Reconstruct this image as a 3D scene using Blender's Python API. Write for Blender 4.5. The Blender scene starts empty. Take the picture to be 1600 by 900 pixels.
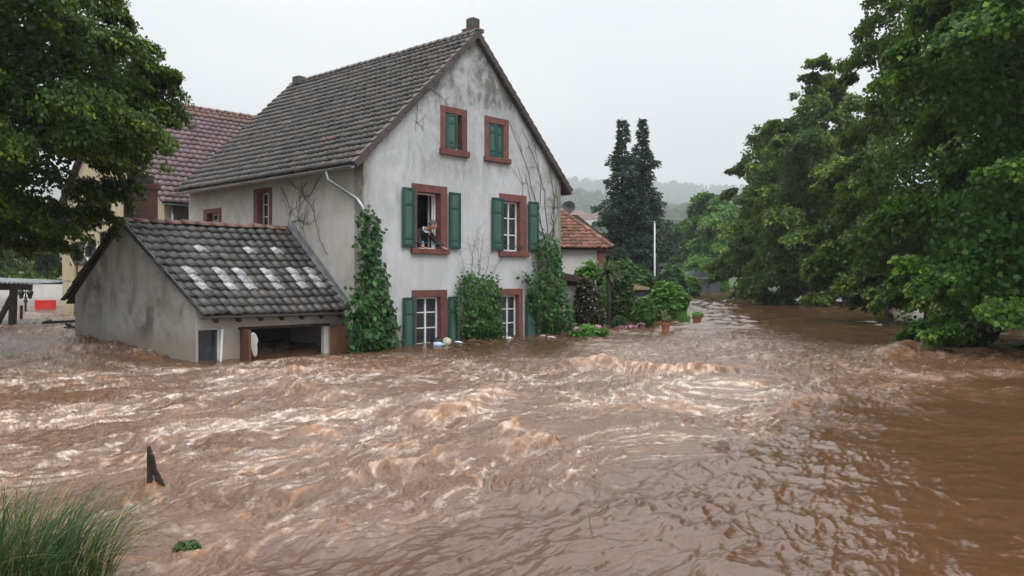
import bpy, math, random
import numpy as np
from mathutils import Vector, Matrix
from mathutils.geometry import tessellate_polygon
R = math.radians
sc = bpy.context.scene
COL = sc.collection
# ------------------------------------------------------------------ camera, world, sun, exposure
F, HZ, CH = 1278.0, 436.0, 1.73           # focal length in photo pixels, horizon row, eye height above the flood
cam_d = bpy.data.cameras.new('camera'); cam = bpy.data.objects.new('camera', cam_d); COL.objects.link(cam)
cam.location = (0, 0, CH); cam.rotation_euler = (R(90), 0, 0)
cam_d.sensor_width = 36; cam_d.lens = F/1600*36; cam_d.shift_y = -(450-HZ)/1600
cam_d.clip_start = .05; cam_d.clip_end = 8000
sc.camera = cam
SUN_EL, SUN_AZ = R(52), R(155)            # azimuth clockwise from +Y: behind the camera and to the right
w = bpy.data.worlds.new('World'); sc.world = w; w.use_nodes = True
nt = w.node_tree; nt.nodes.clear()
out = nt.nodes.new('ShaderNodeOutputWorld'); bg = nt.nodes.new('ShaderNodeBackground')
sky = nt.nodes.new('ShaderNodeTexSky'); sky.sky_type = 'NISHITA'; sky.sun_disc = False
sky.sun_elevation = SUN_EL; sky.sun_rotation = SUN_AZ; sky.dust_density = 4; sky.air_density = 1
hs = nt.nodes.new('ShaderNodeHueSaturation'); hs.inputs['Saturation'].default_value = .12
nt.links.new(sky.outputs[0], hs.inputs['Color'])
tc = nt.nodes.new('ShaderNodeTexCoord'); mp = nt.nodes.new('ShaderNodeMapping'); mp.inputs['Scale'].default_value = (1, 1, 2.2)
nt.links.new(tc.outputs['Generated'], mp.inputs[0])
nz = nt.nodes.new('ShaderNodeTexNoise'); nz.inputs['Scale'].default_value = 1.7; nz.inputs['Detail'].default_value = 5; nz.inputs['Roughness'].default_value = .5
nt.links.new(mp.outputs[0], nz.inputs['Vector'])
cr = nt.nodes.new('ShaderNodeValToRGB')
cr.color_ramp.elements[0].position = .28; cr.color_ramp.elements[0].color = (7.7, 8.25, 8.6, 1)
cr.color_ramp.elements[1].position = .72; cr.color_ramp.elements[1].color = (11.2, 11.5, 11.65, 1)
nt.links.new(nz.outputs['Fac'], cr.inputs[0])
mx = nt.nodes.new('ShaderNodeMix'); mx.data_type = 'RGBA'; mx.inputs[0].default_value = .85
nt.links.new(hs.outputs[0], mx.inputs[6]); nt.links.new(cr.outputs[0], mx.inputs[7])
sp_ = nt.nodes.new('ShaderNodeSeparateXYZ'); nt.links.new(tc.outputs['Generated'], sp_.inputs[0])
mr = nt.nodes.new('ShaderNodeMapRange'); mr.interpolation_type = 'SMOOTHSTEP'
for k_, v_ in zip(('From Min', 'From Max', 'To Min', 'To Max'), (.27, .75, 1., 2.8)): mr.inputs[k_].default_value = v_
nt.links.new(sp_.outputs[2], mr.inputs[0])
vm = nt.nodes.new('ShaderNodeVectorMath'); vm.operation = 'SCALE'; nt.links.new(mx.outputs[2], vm.inputs[0]); nt.links.new(mr.outputs[0], vm.inputs['Scale'])
nt.links.new(vm.outputs[0], bg.inputs[0]); bg.inputs[1].default_value = .1
nt.links.new(bg.outputs[0], out.inputs[0])
sun_d = bpy.data.lights.new('sun', 'SUN'); sun = bpy.data.objects.new('sun', sun_d); COL.objects.link(sun)
sun_d.energy = .9; sun_d.angle = R(25); sun_d.color = (1, .97, .92)
_sd = Vector((math.sin(SUN_AZ)*math.cos(SUN_EL), math.cos(SUN_AZ)*math.cos(SUN_EL), math.sin(SUN_EL)))
sun.rotation_euler = _sd.to_track_quat('Z', 'Y').to_euler(); sun.location = _sd*30
vs = sc.view_settings; vs.view_transform = 'Standard'; vs.look = 'None'; vs.exposure = .05; vs.gamma = 1; vs.use_curve_mapping = False
sc.cycles.use_denoising = True
sc.cycles.max_bounces = 6; sc.cycles.diffuse_bounces = 3; sc.cycles.glossy_bounces = 3; sc.cycles.transmission_bounces = 4
sc.cycles.transparent_max_bounces = 6; sc.cycles.volume_bounces = 0
HAZE = .0005

# ------------------------------------------------------------------ helpers: placing
rng = np.random.default_rng(7); random.seed(7)
def at(px, py, Y): return Vector(((px-800)/F*Y, Y, CH-(py-HZ)/F*Y))
D1 = np.array((.6721, .7405)); D2 = np.array((-.7405, .6721)); HANG = math.atan2(D1[1], D1[0])
HO = np.array((-3.75, 20.66))             # near corner of the old house at the water
class Frame:                              # a ground frame turned like the house: x along the gable, y along the side wall
    def __init__(s, o): s.o = np.array(o, float)
    def onY(s, px, py, c=0.):             # local (x, z) where the sight line meets the wall plane y = c
        k = (px-800)/F; o = s.o+D2*c
        t = (k*o[1]-o[0])/(D1[0]-k*D1[1]); Y = o[1]+D1[1]*t
        return t, CH-(py-HZ)/F*Y
    def onX(s, px, py, c=0.):
        k = (px-800)/F; o = s.o+D1*c
        t = (k*o[1]-o[0])/(D2[0]-k*D2[1]); Y = o[1]+D2[1]*t
        return t, CH-(py-HZ)/F*Y
    def world(s, x, y, z=0.): p = s.o+D1*x+D2*y; return Vector((p[0], p[1], z))
HF = Frame(HO)
def tag(o, label=None, cat=None, group=None, kind=None):
    if label: o['label'] = label
    if cat: o['category'] = cat
    if group: o['group'] = group
    if kind: o['kind'] = kind
    return o
def thing(name, label, cat, loc=(0, 0, 0), rz=0., group=None):
    o = bpy.data.objects.new(name, None); COL.objects.link(o); o.empty_display_size = .3
    o.location = loc; o.rotation_euler = (0, 0, rz)
    return tag(o, label, cat, group)
def copy_tree(o, parent=None):
    c = o.copy(); COL.objects.link(c); c.parent = parent
    for ch in list(o.children): copy_tree(ch, c)
    return c
# ------------------------------------------------------------------ helpers: meshes
def npmesh(name, V, Fc, mat, parent=None, smooth=False, attrs=None, mi=None):
    V = np.asarray(V, np.float32); Fc = np.asarray(Fc, np.int32); k = Fc.shape[1]
    me = bpy.data.meshes.new(name); me.vertices.add(len(V)); me.vertices.foreach_set('co', V.ravel())
    me.loops.add(Fc.size); me.loops.foreach_set('vertex_index', Fc.ravel())
    me.polygons.add(len(Fc)); me.polygons.foreach_set('loop_start', np.arange(0, Fc.size, k, dtype=np.int32))
    me.polygons.foreach_set('loop_total', np.full(len(Fc), k, np.int32))
    if smooth: me.polygons.foreach_set('use_smooth', np.ones(len(Fc), bool))
    for m in (mat if isinstance(mat, list) else [mat]): me.materials.append(m)
    if mi is not None: me.polygons.foreach_set('material_index', np.asarray(mi, np.int32))
    me.update(calc_edges=True)
    for a, d in (attrs or {}).items():
        me.attributes.new(a, 'FLOAT', 'POINT').data.foreach_set('value', np.asarray(d, np.float32))
    o = bpy.data.objects.new(name, me); COL.objects.link(o)
    if parent: o.parent = parent
    return o
class MB:
    def __init__(s): s.v = []; s.f = []; s.r = []
    def add(s, vs, fs, r=None):
        n = len(s.v); r = random.random() if r is None else r
        s.v += [tuple(v) for v in vs]; s.f += [tuple(i+n for i in f) for f in fs]; s.r += [r]*len(vs); return s
    def box(s, a, b, M=None, taper=None):
        x0, y0, z0 = a; x1, y1, z1 = b
        p = [Vector(q) for q in ((x0,y0,z0),(x1,y0,z0),(x1,y1,z0),(x0,y1,z0),(x0,y0,z1),(x1,y0,z1),(x1,y1,z1),(x0,y1,z1))]
        if M is not None: p = [M @ q for q in p]
        return s.add(p, [(0,3,2,1),(4,5,6,7),(0,1,5,4),(1,2,6,5),(2,3,7,6),(3,0,4,7)])
    def bar(s, a, b, w, h, up=(0, 0, 1)):
        a, b = Vector(a), Vector(b); d = (b-a).normalized(); u = Vector(up)
        if abs(d.dot(u)) > .98: u = Vector((0, 1, 0))
        sd = d.cross(u).normalized(); u = sd.cross(d)
        p = [q+sd*i*w/2+u*j*h/2 for q in (a, b) for i, j in ((-1,-1),(1,-1),(1,1),(-1,1))]
        return s.add(p, [(0,1,2,3),(7,6,5,4),(0,4,5,1),(1,5,6,2),(2,6,7,3),(3,7,4,0)])
    def prism(s, poly, f3, d0, d1):       # polygon in 2-D, swept between two depths; f3(a, b, d) gives the point
        n = len(poly); vs = [f3(a, b, d0) for a, b in poly]+[f3(a, b, d1) for a, b in poly]
        return s.add(vs, [tuple(range(n)), tuple(range(2*n-1, n-1, -1))]+[(i, i+n, (i+1) % n+n, (i+1) % n) for i in range(n)])
    def panel(s, poly, holes, f3, th):    # wall panel with openings and their reveals
        loops = [poly]+holes; flat = [p for l in loops for p in l]; n = len(flat)
        tr = tessellate_polygon([[Vector((a, b, 0)) for a, b in l] for l in loops])
        vs = [f3(a, b, 0) for a, b in flat]+[f3(a, b, th) for a, b in flat]
        fs = [tuple(t) for t in tr]+[tuple(i+n for i in reversed(t)) for t in tr]
        k = 0
        for l in loops:
            m = len(l); fs += [(k+i, k+(i+1) % m, k+(i+1) % m+n, k+i+n) for i in range(m)]; k += m
        return s.add(vs, fs)
    def tube(s, pts, rad, seg=8, cap=True, r=None):
        pts = [Vector(p) for p in pts]; n = len(pts)
        rad = [rad]*n if not hasattr(rad, '__len__') else rad
        vs = []; prev = None
        for i, p in enumerate(pts):
            d = (pts[min(i+1, n-1)]-pts[max(i-1, 0)]).normalized()
            u = prev if prev is not None else (Vector((1, 0, 0)) if abs(d.x) < .9 else Vector((0, 1, 0)))
            u = (u-d*u.dot(d)).normalized(); v = d.cross(u); prev = u
            vs += [p+(u*math.cos(t)+v*math.sin(t))*rad[i] for t in [2*math.pi*k/seg for k in range(seg)]]
        fs = [(i*seg+k, i*seg+(k+1) % seg, (i+1)*seg+(k+1) % seg, (i+1)*seg+k) for i in range(n-1) for k in range(seg)]
        if cap: fs += [tuple(range(seg-1, -1, -1)), tuple(range((n-1)*seg, n*seg))]
        return s.add(vs, fs, r)
    def lathe(s, prof, c=(0, 0, 0), seg=14, sx=1., sy=1.):
        c = Vector(c); n = len(prof)
        vs = [c+Vector((r*sx*math.cos(2*math.pi*k/seg), r*sy*math.sin(2*math.pi*k/seg), z)) for r, z in prof for k in range(seg)]
        fs = [(i*seg+k, i*seg+(k+1) % seg, (i+1)*seg+(k+1) % seg, (i+1)*seg+k) for i in range(n-1) for k in range(seg)]
        fs += [tuple(range(seg-1, -1, -1)), tuple(range((n-1)*seg, n*seg))]
        return s.add(vs, fs)
    def ball(s, c, r, seg=12, sq=(1, 1, 1), M=None):
        c = Vector(c); vs = []; n = seg//2+1
        for i in range(n):
            t = math.pi*(i+.02)/(n-1+.04)
            for k in range(seg):
                q = Vector((math.sin(t)*math.cos(2*math.pi*k/seg)*sq[0], math.sin(t)*math.sin(2*math.pi*k/seg)*sq[1], math.cos(t)*sq[2]))*r
                vs.append(c+(M @ q if M is not None else q))
        fs = [(i*seg+k, (i+1)*seg+k, (i+1)*seg+(k+1) % seg, i*seg+(k+1) % seg) for i in range(n-1) for k in range(seg)]
        return s.add(vs, fs)
    def build(s, name, mat, parent=None, smooth=False, bevel=0., fix=True):
        me = bpy.data.meshes.new(name); me.from_pydata(s.v, [], s.f)
        for m in (mat if isinstance(mat, list) else [mat]): me.materials.append(m)
        me.attributes.new('rnd', 'FLOAT', 'POINT').data.foreach_set('value', np.array(s.r, np.float32))
        if fix:
            import bmesh
            b = bmesh.new(); b.from_mesh(me); bmesh.ops.recalc_face_normals(b, faces=b.faces); b.to_mesh(me); b.free()
        if smooth: me.polygons.foreach_set('use_smooth', np.ones(len(me.polygons), bool))
        me.update()
        o = bpy.data.objects.new(name, me); COL.objects.link(o)
        if parent: o.parent = parent
        if bevel:
            m = o.modifiers.new('bevel', 'BEVEL'); m.width = bevel; m.segments = 2; m.limit_method = 'ANGLE'
        return o
# ------------------------------------------------------------------ helpers: noise in numpy
_P = np.random.default_rng(3).permutation(512)
def pn(x, y, seed=0):
    x = np.asarray(x, float); y = np.asarray(y, float)
    xi = np.floor(x).astype(np.int64); yi = np.floor(y).astype(np.int64); xf = x-xi; yf = y-yi
    u = xf*xf*xf*(xf*(xf*6-15)+10); v = yf*yf*yf*(yf*(yf*6-15)+10)
    def g(a, b, dx, dy):
        h = _P[(_P[(a+seed*37) & 511]+b+seed*91) & 511]*(2*math.pi/512); return np.cos(h)*dx+np.sin(h)*dy
    a = g(xi, yi, xf, yf); b = g(xi+1, yi, xf-1, yf); c = g(xi, yi+1, xf, yf-1); d = g(xi+1, yi+1, xf-1, yf-1)
    return 1.5*(a+u*(b-a)+v*(c-a)+u*v*(a-b-c+d))
def fbm(x, y, o=4, seed=0, gain=.5):
    t = 0; a = 1; n = 0
    for i in range(o): t = t+a*pn(x*2**i, y*2**i, seed+i); n += a; a *= gain
    return t/n
def ridged(x, y, o=4, seed=0, gain=.5):
    t = 0; a = 1; n = 0
    for i in range(o): t = t+a*(1-np.abs(pn(x*2**i, y*2**i, seed+i)))**2; n += a; a *= gain
    return t/n
def ss(a, b, x): t = np.clip((x-a)/(b-a), 0, 1); return t*t*(3-2*t)
# ------------------------------------------------------------------ helpers: materials
def newmat(name):
    m = bpy.data.materials.new(name); m.use_nodes = True; n = m.node_tree
    return m, n, n.nodes['Principled BSDF']
def nd(n, t, **kw):
    x = n.nodes.new(t)
    for k, v in kw.items():
        if k.startswith('_'): setattr(x, k[1:], v)
        else:
            key = k.replace('0', ' ') if k not in x.inputs else k
            s = x.inputs[int(key[1:])] if key[0] == 'i' and key[1:].isdigit() else x.inputs[key]
            if isinstance(v, bpy.types.NodeSocket): n.links.new(v, s)
            else: s.default_value = v
    return x
def c4(c): return (c[0], c[1], c[2], 1)
def ramp(n, fac, stops):
    r = n.nodes.new('ShaderNodeValToRGB'); n.links.new(fac, r.inputs[0]); e = r.color_ramp.elements
    while len(e) < len(stops): e.new(.5)
    for k, (p, c) in enumerate(stops):
        e[k].position = p; e[k].color = c4(c) if hasattr(c, '__len__') else (c, c, c, 1)
    return r.outputs[0]
def mixc(n, fac, a, b, mode='MIX'):
    x = n.nodes.new('ShaderNodeMix'); x.data_type = 'RGBA'; x.blend_type = mode
    for s, v in ((x.inputs[0], fac), (x.inputs[6], a), (x.inputs[7], b)):
        if isinstance(v, bpy.types.NodeSocket): n.links.new(v, s)
        else: s.default_value = c4(v) if hasattr(v, '__len__') else v
    return x.outputs[2]
def math_(n, op, a, b=0., clamp=False):
    x = n.nodes.new('ShaderNodeMath'); x.operation = op; x.use_clamp = clamp
    for s, v in ((x.inputs[0], a), (x.inputs[1], b)):
        if isinstance(v, bpy.types.NodeSocket): n.links.new(v, s)
        else: s.default_value = v
    return x.outputs[0]
def coords(n, scale=(1, 1, 1), src='Object'):
    t = n.nodes.new('ShaderNodeTexCoord'); m = n.nodes.new('ShaderNodeMapping'); m.inputs['Scale'].default_value = scale
    n.links.new(t.outputs[src], m.inputs[0]); return m.outputs[0]
def noise(n, scale, detail=6, rough=.55, stretch=(1, 1, 1), vec=None, dist=0.):
    x = n.nodes.new('ShaderNodeTexNoise'); x.inputs['Scale'].default_value = scale; x.inputs['Detail'].default_value = detail
    x.inputs['Roughness'].default_value = rough; x.inputs['Distortion'].default_value = dist
    n.links.new(vec if vec is not None else coords(n, stretch), x.inputs['Vector']); return x.outputs['Fac']
def bump(n, bs, h, strength=.3, dist=.02):
    b = n.nodes.new('ShaderNodeBump'); b.inputs['Strength'].default_value = strength; b.inputs['Distance'].default_value = dist
    n.links.new(h, b.inputs['Height']); n.links.new(b.outputs[0], bs.inputs['Normal'])
def basic(name, c1, c2, scale=4, rough=.75, bmp=.25, stretch=(1, 1, 1), rnd=0., fine=40, metal=0., spec=.4, bd=.01):
    m, n, b = newmat(name)
    col = ramp(n, noise(n, scale, 8, .6, stretch), [(.32, c1), (.68, c2)])
    if rnd:
        a = nd(n, 'ShaderNodeAttribute', _attribute_name='rnd').outputs['Fac']
        col = mixc(n, 1., col, ramp(n, a, [(0, 1-rnd), (1, 1+rnd*.6)]), 'MULTIPLY')
    n.links.new(col, b.inputs['Base Color'])
    b.inputs['Roughness'].default_value = rough; b.inputs['Metallic'].default_value = metal; b.inputs['Specular IOR Level'].default_value = spec
    if bmp: bump(n, b, noise(n, fine, 5, .6, stretch), bmp, bd)
    return m
def stucco(name, light, dark, warm, stain, gable=False, seed=0.):
    m, n, b = newmat(name)
    pos = nd(n, 'ShaderNodeSeparateXYZ', Vector=coords(n)).outputs
    col = ramp(n, noise(n, 1.1, 9, .68), [(.3, warm), (.52, light), (.75, tuple(c*1.06 for c in light))])
    streak = noise(n, 1.5, 10, .72, (1.2, 1.2, .5), None, .6); blot = noise(n, .55, 5, .6)
    k = ramp(n, streak, [(.42, 0.), (.7, 1.)]); k2 = ramp(n, blot, [(.36, .12), (.62, 1.)])
    f = math_(n, 'MULTIPLY', k, k2)
    if gable:
        up = math_(n, 'MULTIPLY', math_(n, 'SUBTRACT', pos[2], 4.2), .23, True)      # algae thickest under the peak
        f = math_(n, 'MULTIPLY', f, math_(n, 'ADD', .5, up))
        f = math_(n, 'ADD', f, math_(n, 'MULTIPLY', math_(n, 'MULTIPLY', up, ramp(n, noise(n, 2.2, 9, .7), [(.35, 0.), (.7, 1.)])), .75))
    f = math_(n, 'MULTIPLY', f, stain, True)
    col = mixc(n, f, col, dark)
    sp = ramp(n, noise(n, 16, 8, .75), [(.52, 0.), (.72, .55)])
    col = mixc(n, math_(n, 'MULTIPLY', sp, .5), col, tuple(c*.55 for c in light))
    if gable:
        e = math_(n, 'SUBTRACT', 1., math_(n, 'MULTIPLY', pos[0], 2.4), True)          # lichen along the old corner stones
        e2 = math_(n, 'MULTIPLY', math_(n, 'SUBTRACT', pos[0], 7.0), 1.1, True)
        e = math_(n, 'MULTIPLY', math_(n, 'ADD', e, e2, True), ramp(n, noise(n, 5, 7, .7, (1, 1, .4)), [(.3, .25), (.62, 1.)]))
        col = mixc(n, math_(n, 'MULTIPLY', e, .9), col, (.15, .125, .08))
    wet = math_(n, 'MULTIPLY', math_(n, 'SUBTRACT', math_(n, 'ADD', .42, math_(n, 'MULTIPLY', noise(n, 3, 5), .5)), pos[2]), 2.6, True)
    col = mixc(n, math_(n, 'MULTIPLY', wet, .55), col, (.24, .19, .15))                # tide mark of the flood
    n.links.new(col, b.inputs['Base Color']); b.inputs['Roughness'].default_value = .9; b.inputs['Specular IOR Level'].default_value = .2
    h = math_(n, 'ADD', math_(n, 'MULTIPLY', noise(n, 45, 5, .65), .5), noise(n, 3, 5, .6))
    bump(n, b, h, .5, .02)
    return m
def leafmat(name, dark, mid, light, gloss=.45, trans=.3):
    m, n, b = newmat(name)
    a = nd(n, 'ShaderNodeAttribute', _attribute_name='rnd').outputs['Fac']
    col = ramp(n, a, [(0., dark), (.55, mid), (1., light)])
    n.links.new(col, b.inputs['Base Color']); b.inputs['Roughness'].default_value = gloss; b.inputs['Specular IOR Level'].default_value = .22
    t = nd(n, 'ShaderNodeBsdfTranslucent'); n.links.new(mixc(n, .5, col, light), t.inputs[0])
    x = nd(n, 'ShaderNodeMixShader', Fac=trans); n.links.new(b.outputs[0], x.inputs[1]); n.links.new(t.outputs[0], x.inputs[2])
    n.links.new(x.outputs[0], n.nodes['Material Output'].inputs[0])
    return m
def tilemat(name, stops, lichen, rough=.5, lk=.5):
    m, n, b = newmat(name)
    a = nd(n, 'ShaderNodeAttribute', _attribute_name='rnd').outputs['Fac']
    col = ramp(n, a, stops)
    col = mixc(n, math_(n, 'MULTIPLY', ramp(n, noise(n, 3.5, 8, .7), [(.45, 0.), (.7, 1.)]), lk), col, lichen)
    col = mixc(n, 1., col, ramp(n, noise(n, 22, 5, .65), [(.3, .65), (.7, 1.2)]), 'MULTIPLY')
    n.links.new(col, b.inputs['Base Color']); b.inputs['Roughness'].default_value = rough; b.inputs['Specular IOR Level'].default_value = .45
    bump(n, b, noise(n, 50, 5, .6), .35, .01)
    return m
def brickmat(name, c1, c2, mortar, sx=.22, sz=.075):
    m, n, b = newmat(name)
    p = nd(n, 'ShaderNodeSeparateXYZ', Vector=coords(n)).outputs
    v = nd(n, 'ShaderNodeCombineXYZ', X=math_(n, 'ADD', p[0], p[1]), Y=p[2])
    t = nd(n, 'ShaderNodeTexBrick', Vector=v.outputs[0], Color1=c4(c1), Color2=c4(c2), Mortar=c4(mortar), Scale=1.)
    t.inputs['Brick Width'].default_value = sx; t.inputs['Row Height'].default_value = sz; t.inputs['Mortar Size'].default_value = .009; t.inputs['Bias'].default_value = -.1
    col = mixc(n, ramp(n, noise(n, 3, 7, .7), [(.4, 0.), (.75, .7)]), t.outputs[0], (.07, .055, .05))
    n.links.new(col, b.inputs['Base Color']); b.inputs['Roughness'].default_value = .85
    bump(n, b, math_(n, 'SUBTRACT', math_(n, 'MULTIPLY', noise(n, 30, 5), .4), t.outputs['Fac']), .7, .02)
    return m
def glassmat(name, tint=(.02, .025, .03)):
    m, n, b = newmat(name)
    n.links.new(ramp(n, noise(n, 3, 3), [(.3, tint), (.7, tuple(c*2 for c in tint))]), b.inputs['Base Color'])
    b.inputs['Roughness'].default_value = .04; b.inputs['IOR'].default_value = 1.5; return m

m_gable = stucco('white_stucco', (.50, .51, .53), (.15, .15, .14), (.42, .42, .42), 1.2, True)
m_side = stucco('side_stucco', (.53, .51, .48), (.21, .195, .17), (.40, .37, .33), .75)
m_shed = stucco('grey_render', (.38, .375, .355), (.15, .14, .12), (.31, .30, .27), 1.4)
m_cream = stucco('cream_render', (.47, .39, .26), (.30, .24, .16), (.42, .35, .23), .5)
m_white = stucco('white_render', (.56, .55, .53), (.3, .29, .27), (.5, .48, .45), .6)
m_stone = basic('red_sandstone', (.115, .042, .036), (.19, .075, .064), 5, .85, .4, rnd=.2, fine=45)
m_green = basic('green_paint', (.009, .042, .042), (.020, .070, .064), 5, .45, .15, (1, 1, .15), rnd=.2, fine=60)
m_greenp = basic('faded_green_paint', (.035, .085, .068), (.065, .125, .095), 7, .55, .2, (1.5, 1.5, .2), fine=60)
m_wpaint = basic('white_paint', (.55, .55, .54), (.74, .74, .72), 3, .5, .1)
m_glass = glassmat('dark_glass')
m_roof = tilemat('grey_roof_tile', [(0, (.036, .030, .028)), (.45, (.064, .055, .051)), (.88, (.092, .079, .071)), (.96, (.12, .068, .052)), (1, (.17, .085, .062))], (.105, .096, .084), .5)
m_shroof = tilemat('dark_roof_tile', [(0, (.020, .018, .018)), (.5, (.038, .034, .033)), (1, (.075, .068, .062))], (.055, .052, .04), .36, .4)
m_barnroof = tilemat('plum_roof_tile', [(0, (.06, .031, .036)), (.5, (.09, .050, .058)), (1, (.125, .074, .082))], (.12, .045, .03), .4, .3)
m_orange = tilemat('orange_roof_tile', [(0, (.10, .042, .028)), (.5, (.19, .082, .050)), (1, (.29, .135, .08))], (.13, .09, .07), .75, .6)
m_verge = tilemat('verge_tile', [(0, (.042, .031, .029)), (1, (.078, .056, .051))], (.11, .10, .09), .5, .4)
m_ridge = tilemat('red_ridge_tile', [(0, (.11, .05, .04)), (1, (.20, .10, .085))], (.12, .09, .07), .6, .6)
m_brick = brickmat('old_brick', (.17, .05, .04), (.11, .045, .04), (.10, .085, .075))
m_conc = basic('mossy_concrete', (.035, .034, .029), (.095, .09, .078), 6, .9, .5)
m_zinc = basic('zinc', (.22, .23, .24), (.36, .37, .38), 3, .42, .1, metal=.75)
m_dwood = basic('dark_wood', (.028, .016, .012), (.06, .036, .026), 3, .7, .4, (6, 6, .6), rnd=.2)
m_bwood = basic('brown_door_wood', (.09, .033, .015), (.18, .075, .034), 3, .55, .3, (9, 9, .8), rnd=.2)
m_wet = basic('wet_wood', (.014, .010, .009), (.045, .033, .028), 6, .35, .5, (1, 1, 1))
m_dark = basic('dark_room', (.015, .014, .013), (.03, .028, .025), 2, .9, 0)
m_room = basic('room_plaster', (.10, .095, .085), (.15, .14, .125), 2, .9, 0)
m_bark = basic('bark', (.022, .017, .013), (.075, .058, .045), 9, .9, .9, (1, 1, .25), fine=14, bd=.05)
m_twig = basic('dry_vine', (.06, .048, .04), (.13, .11, .09), 8, .9, .2)
m_iron = basic('black_iron', (.012, .012, .012), (.03, .03, .03), 6, .5, .2)
m_terra = basic('terracotta', (.26, .085, .04), (.36, .14, .075), 6, .8, .2)
m_soil = basic('wet_soil', (.03, .02, .013), (.06, .042, .028), 8, .9, .4)
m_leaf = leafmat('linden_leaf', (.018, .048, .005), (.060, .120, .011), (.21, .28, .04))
m_leafn = leafmat('maple_leaf', (.013, .044, .005), (.042, .110, .010), (.17, .28, .03))
m_leafl = leafmat('left_linden_leaf', (.012, .036, .004), (.036, .078, .007), (.17, .225, .022))
m_leaff = leafmat('far_leaf', (.038, .105, .016), (.08, .18, .026), (.15, .27, .045))
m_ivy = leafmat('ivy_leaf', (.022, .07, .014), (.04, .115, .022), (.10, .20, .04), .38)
m_creeper = leafmat('creeper_leaf', (.016, .055, .013), (.032, .095, .022), (.09, .20, .045), .35)
m_spruce = leafmat('spruce_needle', (.018, .044, .027), (.042, .082, .054), (.095, .145, .105), .6, .12)
m_bush = leafmat('bush_leaf', (.04, .12, .016), (.085, .21, .028), (.18, .34, .055))
m_shrub = leafmat('shrub_leaf', (.025, .06, .014), (.05, .10, .024), (.10, .17, .04))
m_grass = leafmat('grass_blade', (.012, .034, .010), (.030, .070, .020), (.095, .14, .045), .45, .3)
m_dry = leafmat('dry_blade', (.22, .18, .07), (.3, .24, .1), (.36, .3, .14), .6, .2)
m_purple = leafmat('purple_leaf', (.028, .018, .022), (.045, .05, .022), (.12, .13, .05))
m_pink = leafmat('pink_petal', (.42, .17, .30), (.58, .27, .42), (.72, .42, .56), .6)
m_petal = leafmat('white_petal', (.6, .55, .6), (.7, .65, .7), (.75, .7, .72), .6)
m_cactus = basic('cactus_skin', (.03, .05, .015), (.09, .10, .035), 20, .7, .6)
# ------------------------------------------------------------------ haze, terrain, flood water
def levelrise(X, Y):
    """the flood stands higher upstream (behind the outbuilding, and up the valley)"""
    q0 = np.array((-7.07, 18.27))
    p = (X-q0[0])*D2[0]+(Y-q0[1])*D2[1]; q = (X-q0[0])*D1[0]+(Y-q0[1])*D1[1]
    r = .50*ss(-1.5, 7.5, p)*(1-ss(1.0, 5.0, q))*ss(13, 18.5, Y)
    tq = np.clip(((X+7.0)*2.4+(Y-18.)*2.8)/(2.4**2+2.8**2), 0, 1); r = r-.17*np.exp(-(np.hypot(X+7.0-2.4*tq, Y-18.-2.8*tq)/1.3)**2)
    return r+.5*ss(34, 100, Y)*ss(-6, 2, X)
def wz(X, Y): return float(levelrise(np.array(float(X)), np.array(float(Y))))

def terrain():
    ys = np.concatenate([np.linspace(-40, 80, 40), np.geomspace(84, 2620, 150)]); xs = np.sinh(np.linspace(-4.2, 4.2, 230))*72
    X, Y = np.meshgrid(xs, ys)
    z = np.interp(Y, [-40, 84, 94, 102, 130, 250, 840, 1120, 1300, 1520, 2000, 2400, 2620], [-1.1, -.9, -.1, .72, 1.4, 6, 50, 94, 108, 100, 180, 280, 300])
    k = ss(100, 200, Y)
    z = z+k*ss(400, 1200, Y)*(fbm(X/380, Y/380, 4, 5)*32-20*ss(80, 320, X))
    z = np.where(Y < 100, z-.15+.12*fbm(X/6, Y/6, 3, 8), z)
    side = ss(70, 300, np.abs(X))*ss(-20, 60, Y); z = z+side*20*(1-k)
    n, m = X.shape; V = np.stack([X, Y, z], -1).reshape(-1, 3)
    i = np.arange(n*m).reshape(n, m); Fc = np.stack([i[:-1, :-1], i[:-1, 1:], i[1:, 1:], i[1:, :-1]], -1).reshape(-1, 4)
    g = basic('valley_ground', (.028, .045, .018), (.06, .085, .032), .15, .95, .3)
    o = npmesh('terrain', V, Fc, g, smooth=True); tag(o, kind='structure')
    return xs, ys, z
TX, TY, TZ = terrain()
def tz(x, y):
    i = np.clip(np.searchsorted(TX, x)-1, 0, len(TX)-2); j = np.clip(np.searchsorted(TY, y)-1, 0, len(TY)-2)
    a = (x-TX[i])/(TX[i+1]-TX[i]); b = (y-TY[j])/(TY[j+1]-TY[j])
    return TZ[j, i]*(1-a)*(1-b)+TZ[j, i+1]*a*(1-b)+TZ[j+1, i]*(1-a)*b+TZ[j+1, i+1]*a*b
def haze():
    m = bpy.data.materials.new('valley_haze'); m.use_nodes = True; n = m.node_tree; n.nodes.clear()
    o = n.nodes.new('ShaderNodeOutputMaterial'); v = n.nodes.new('ShaderNodeVolumePrincipled')
    v.inputs['Color'].default_value = (.95, .97, 1, 1); v.inputs['Density'].default_value = HAZE; v.inputs['Anisotropy'].default_value = .2
    n.links.new(v.outputs[0], o.inputs['Volume'])
    b = MB().box((-2550, -60, -4), (2550, 2700, 430)).build('haze', m); tag(b, kind='stuff')
haze()

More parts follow.
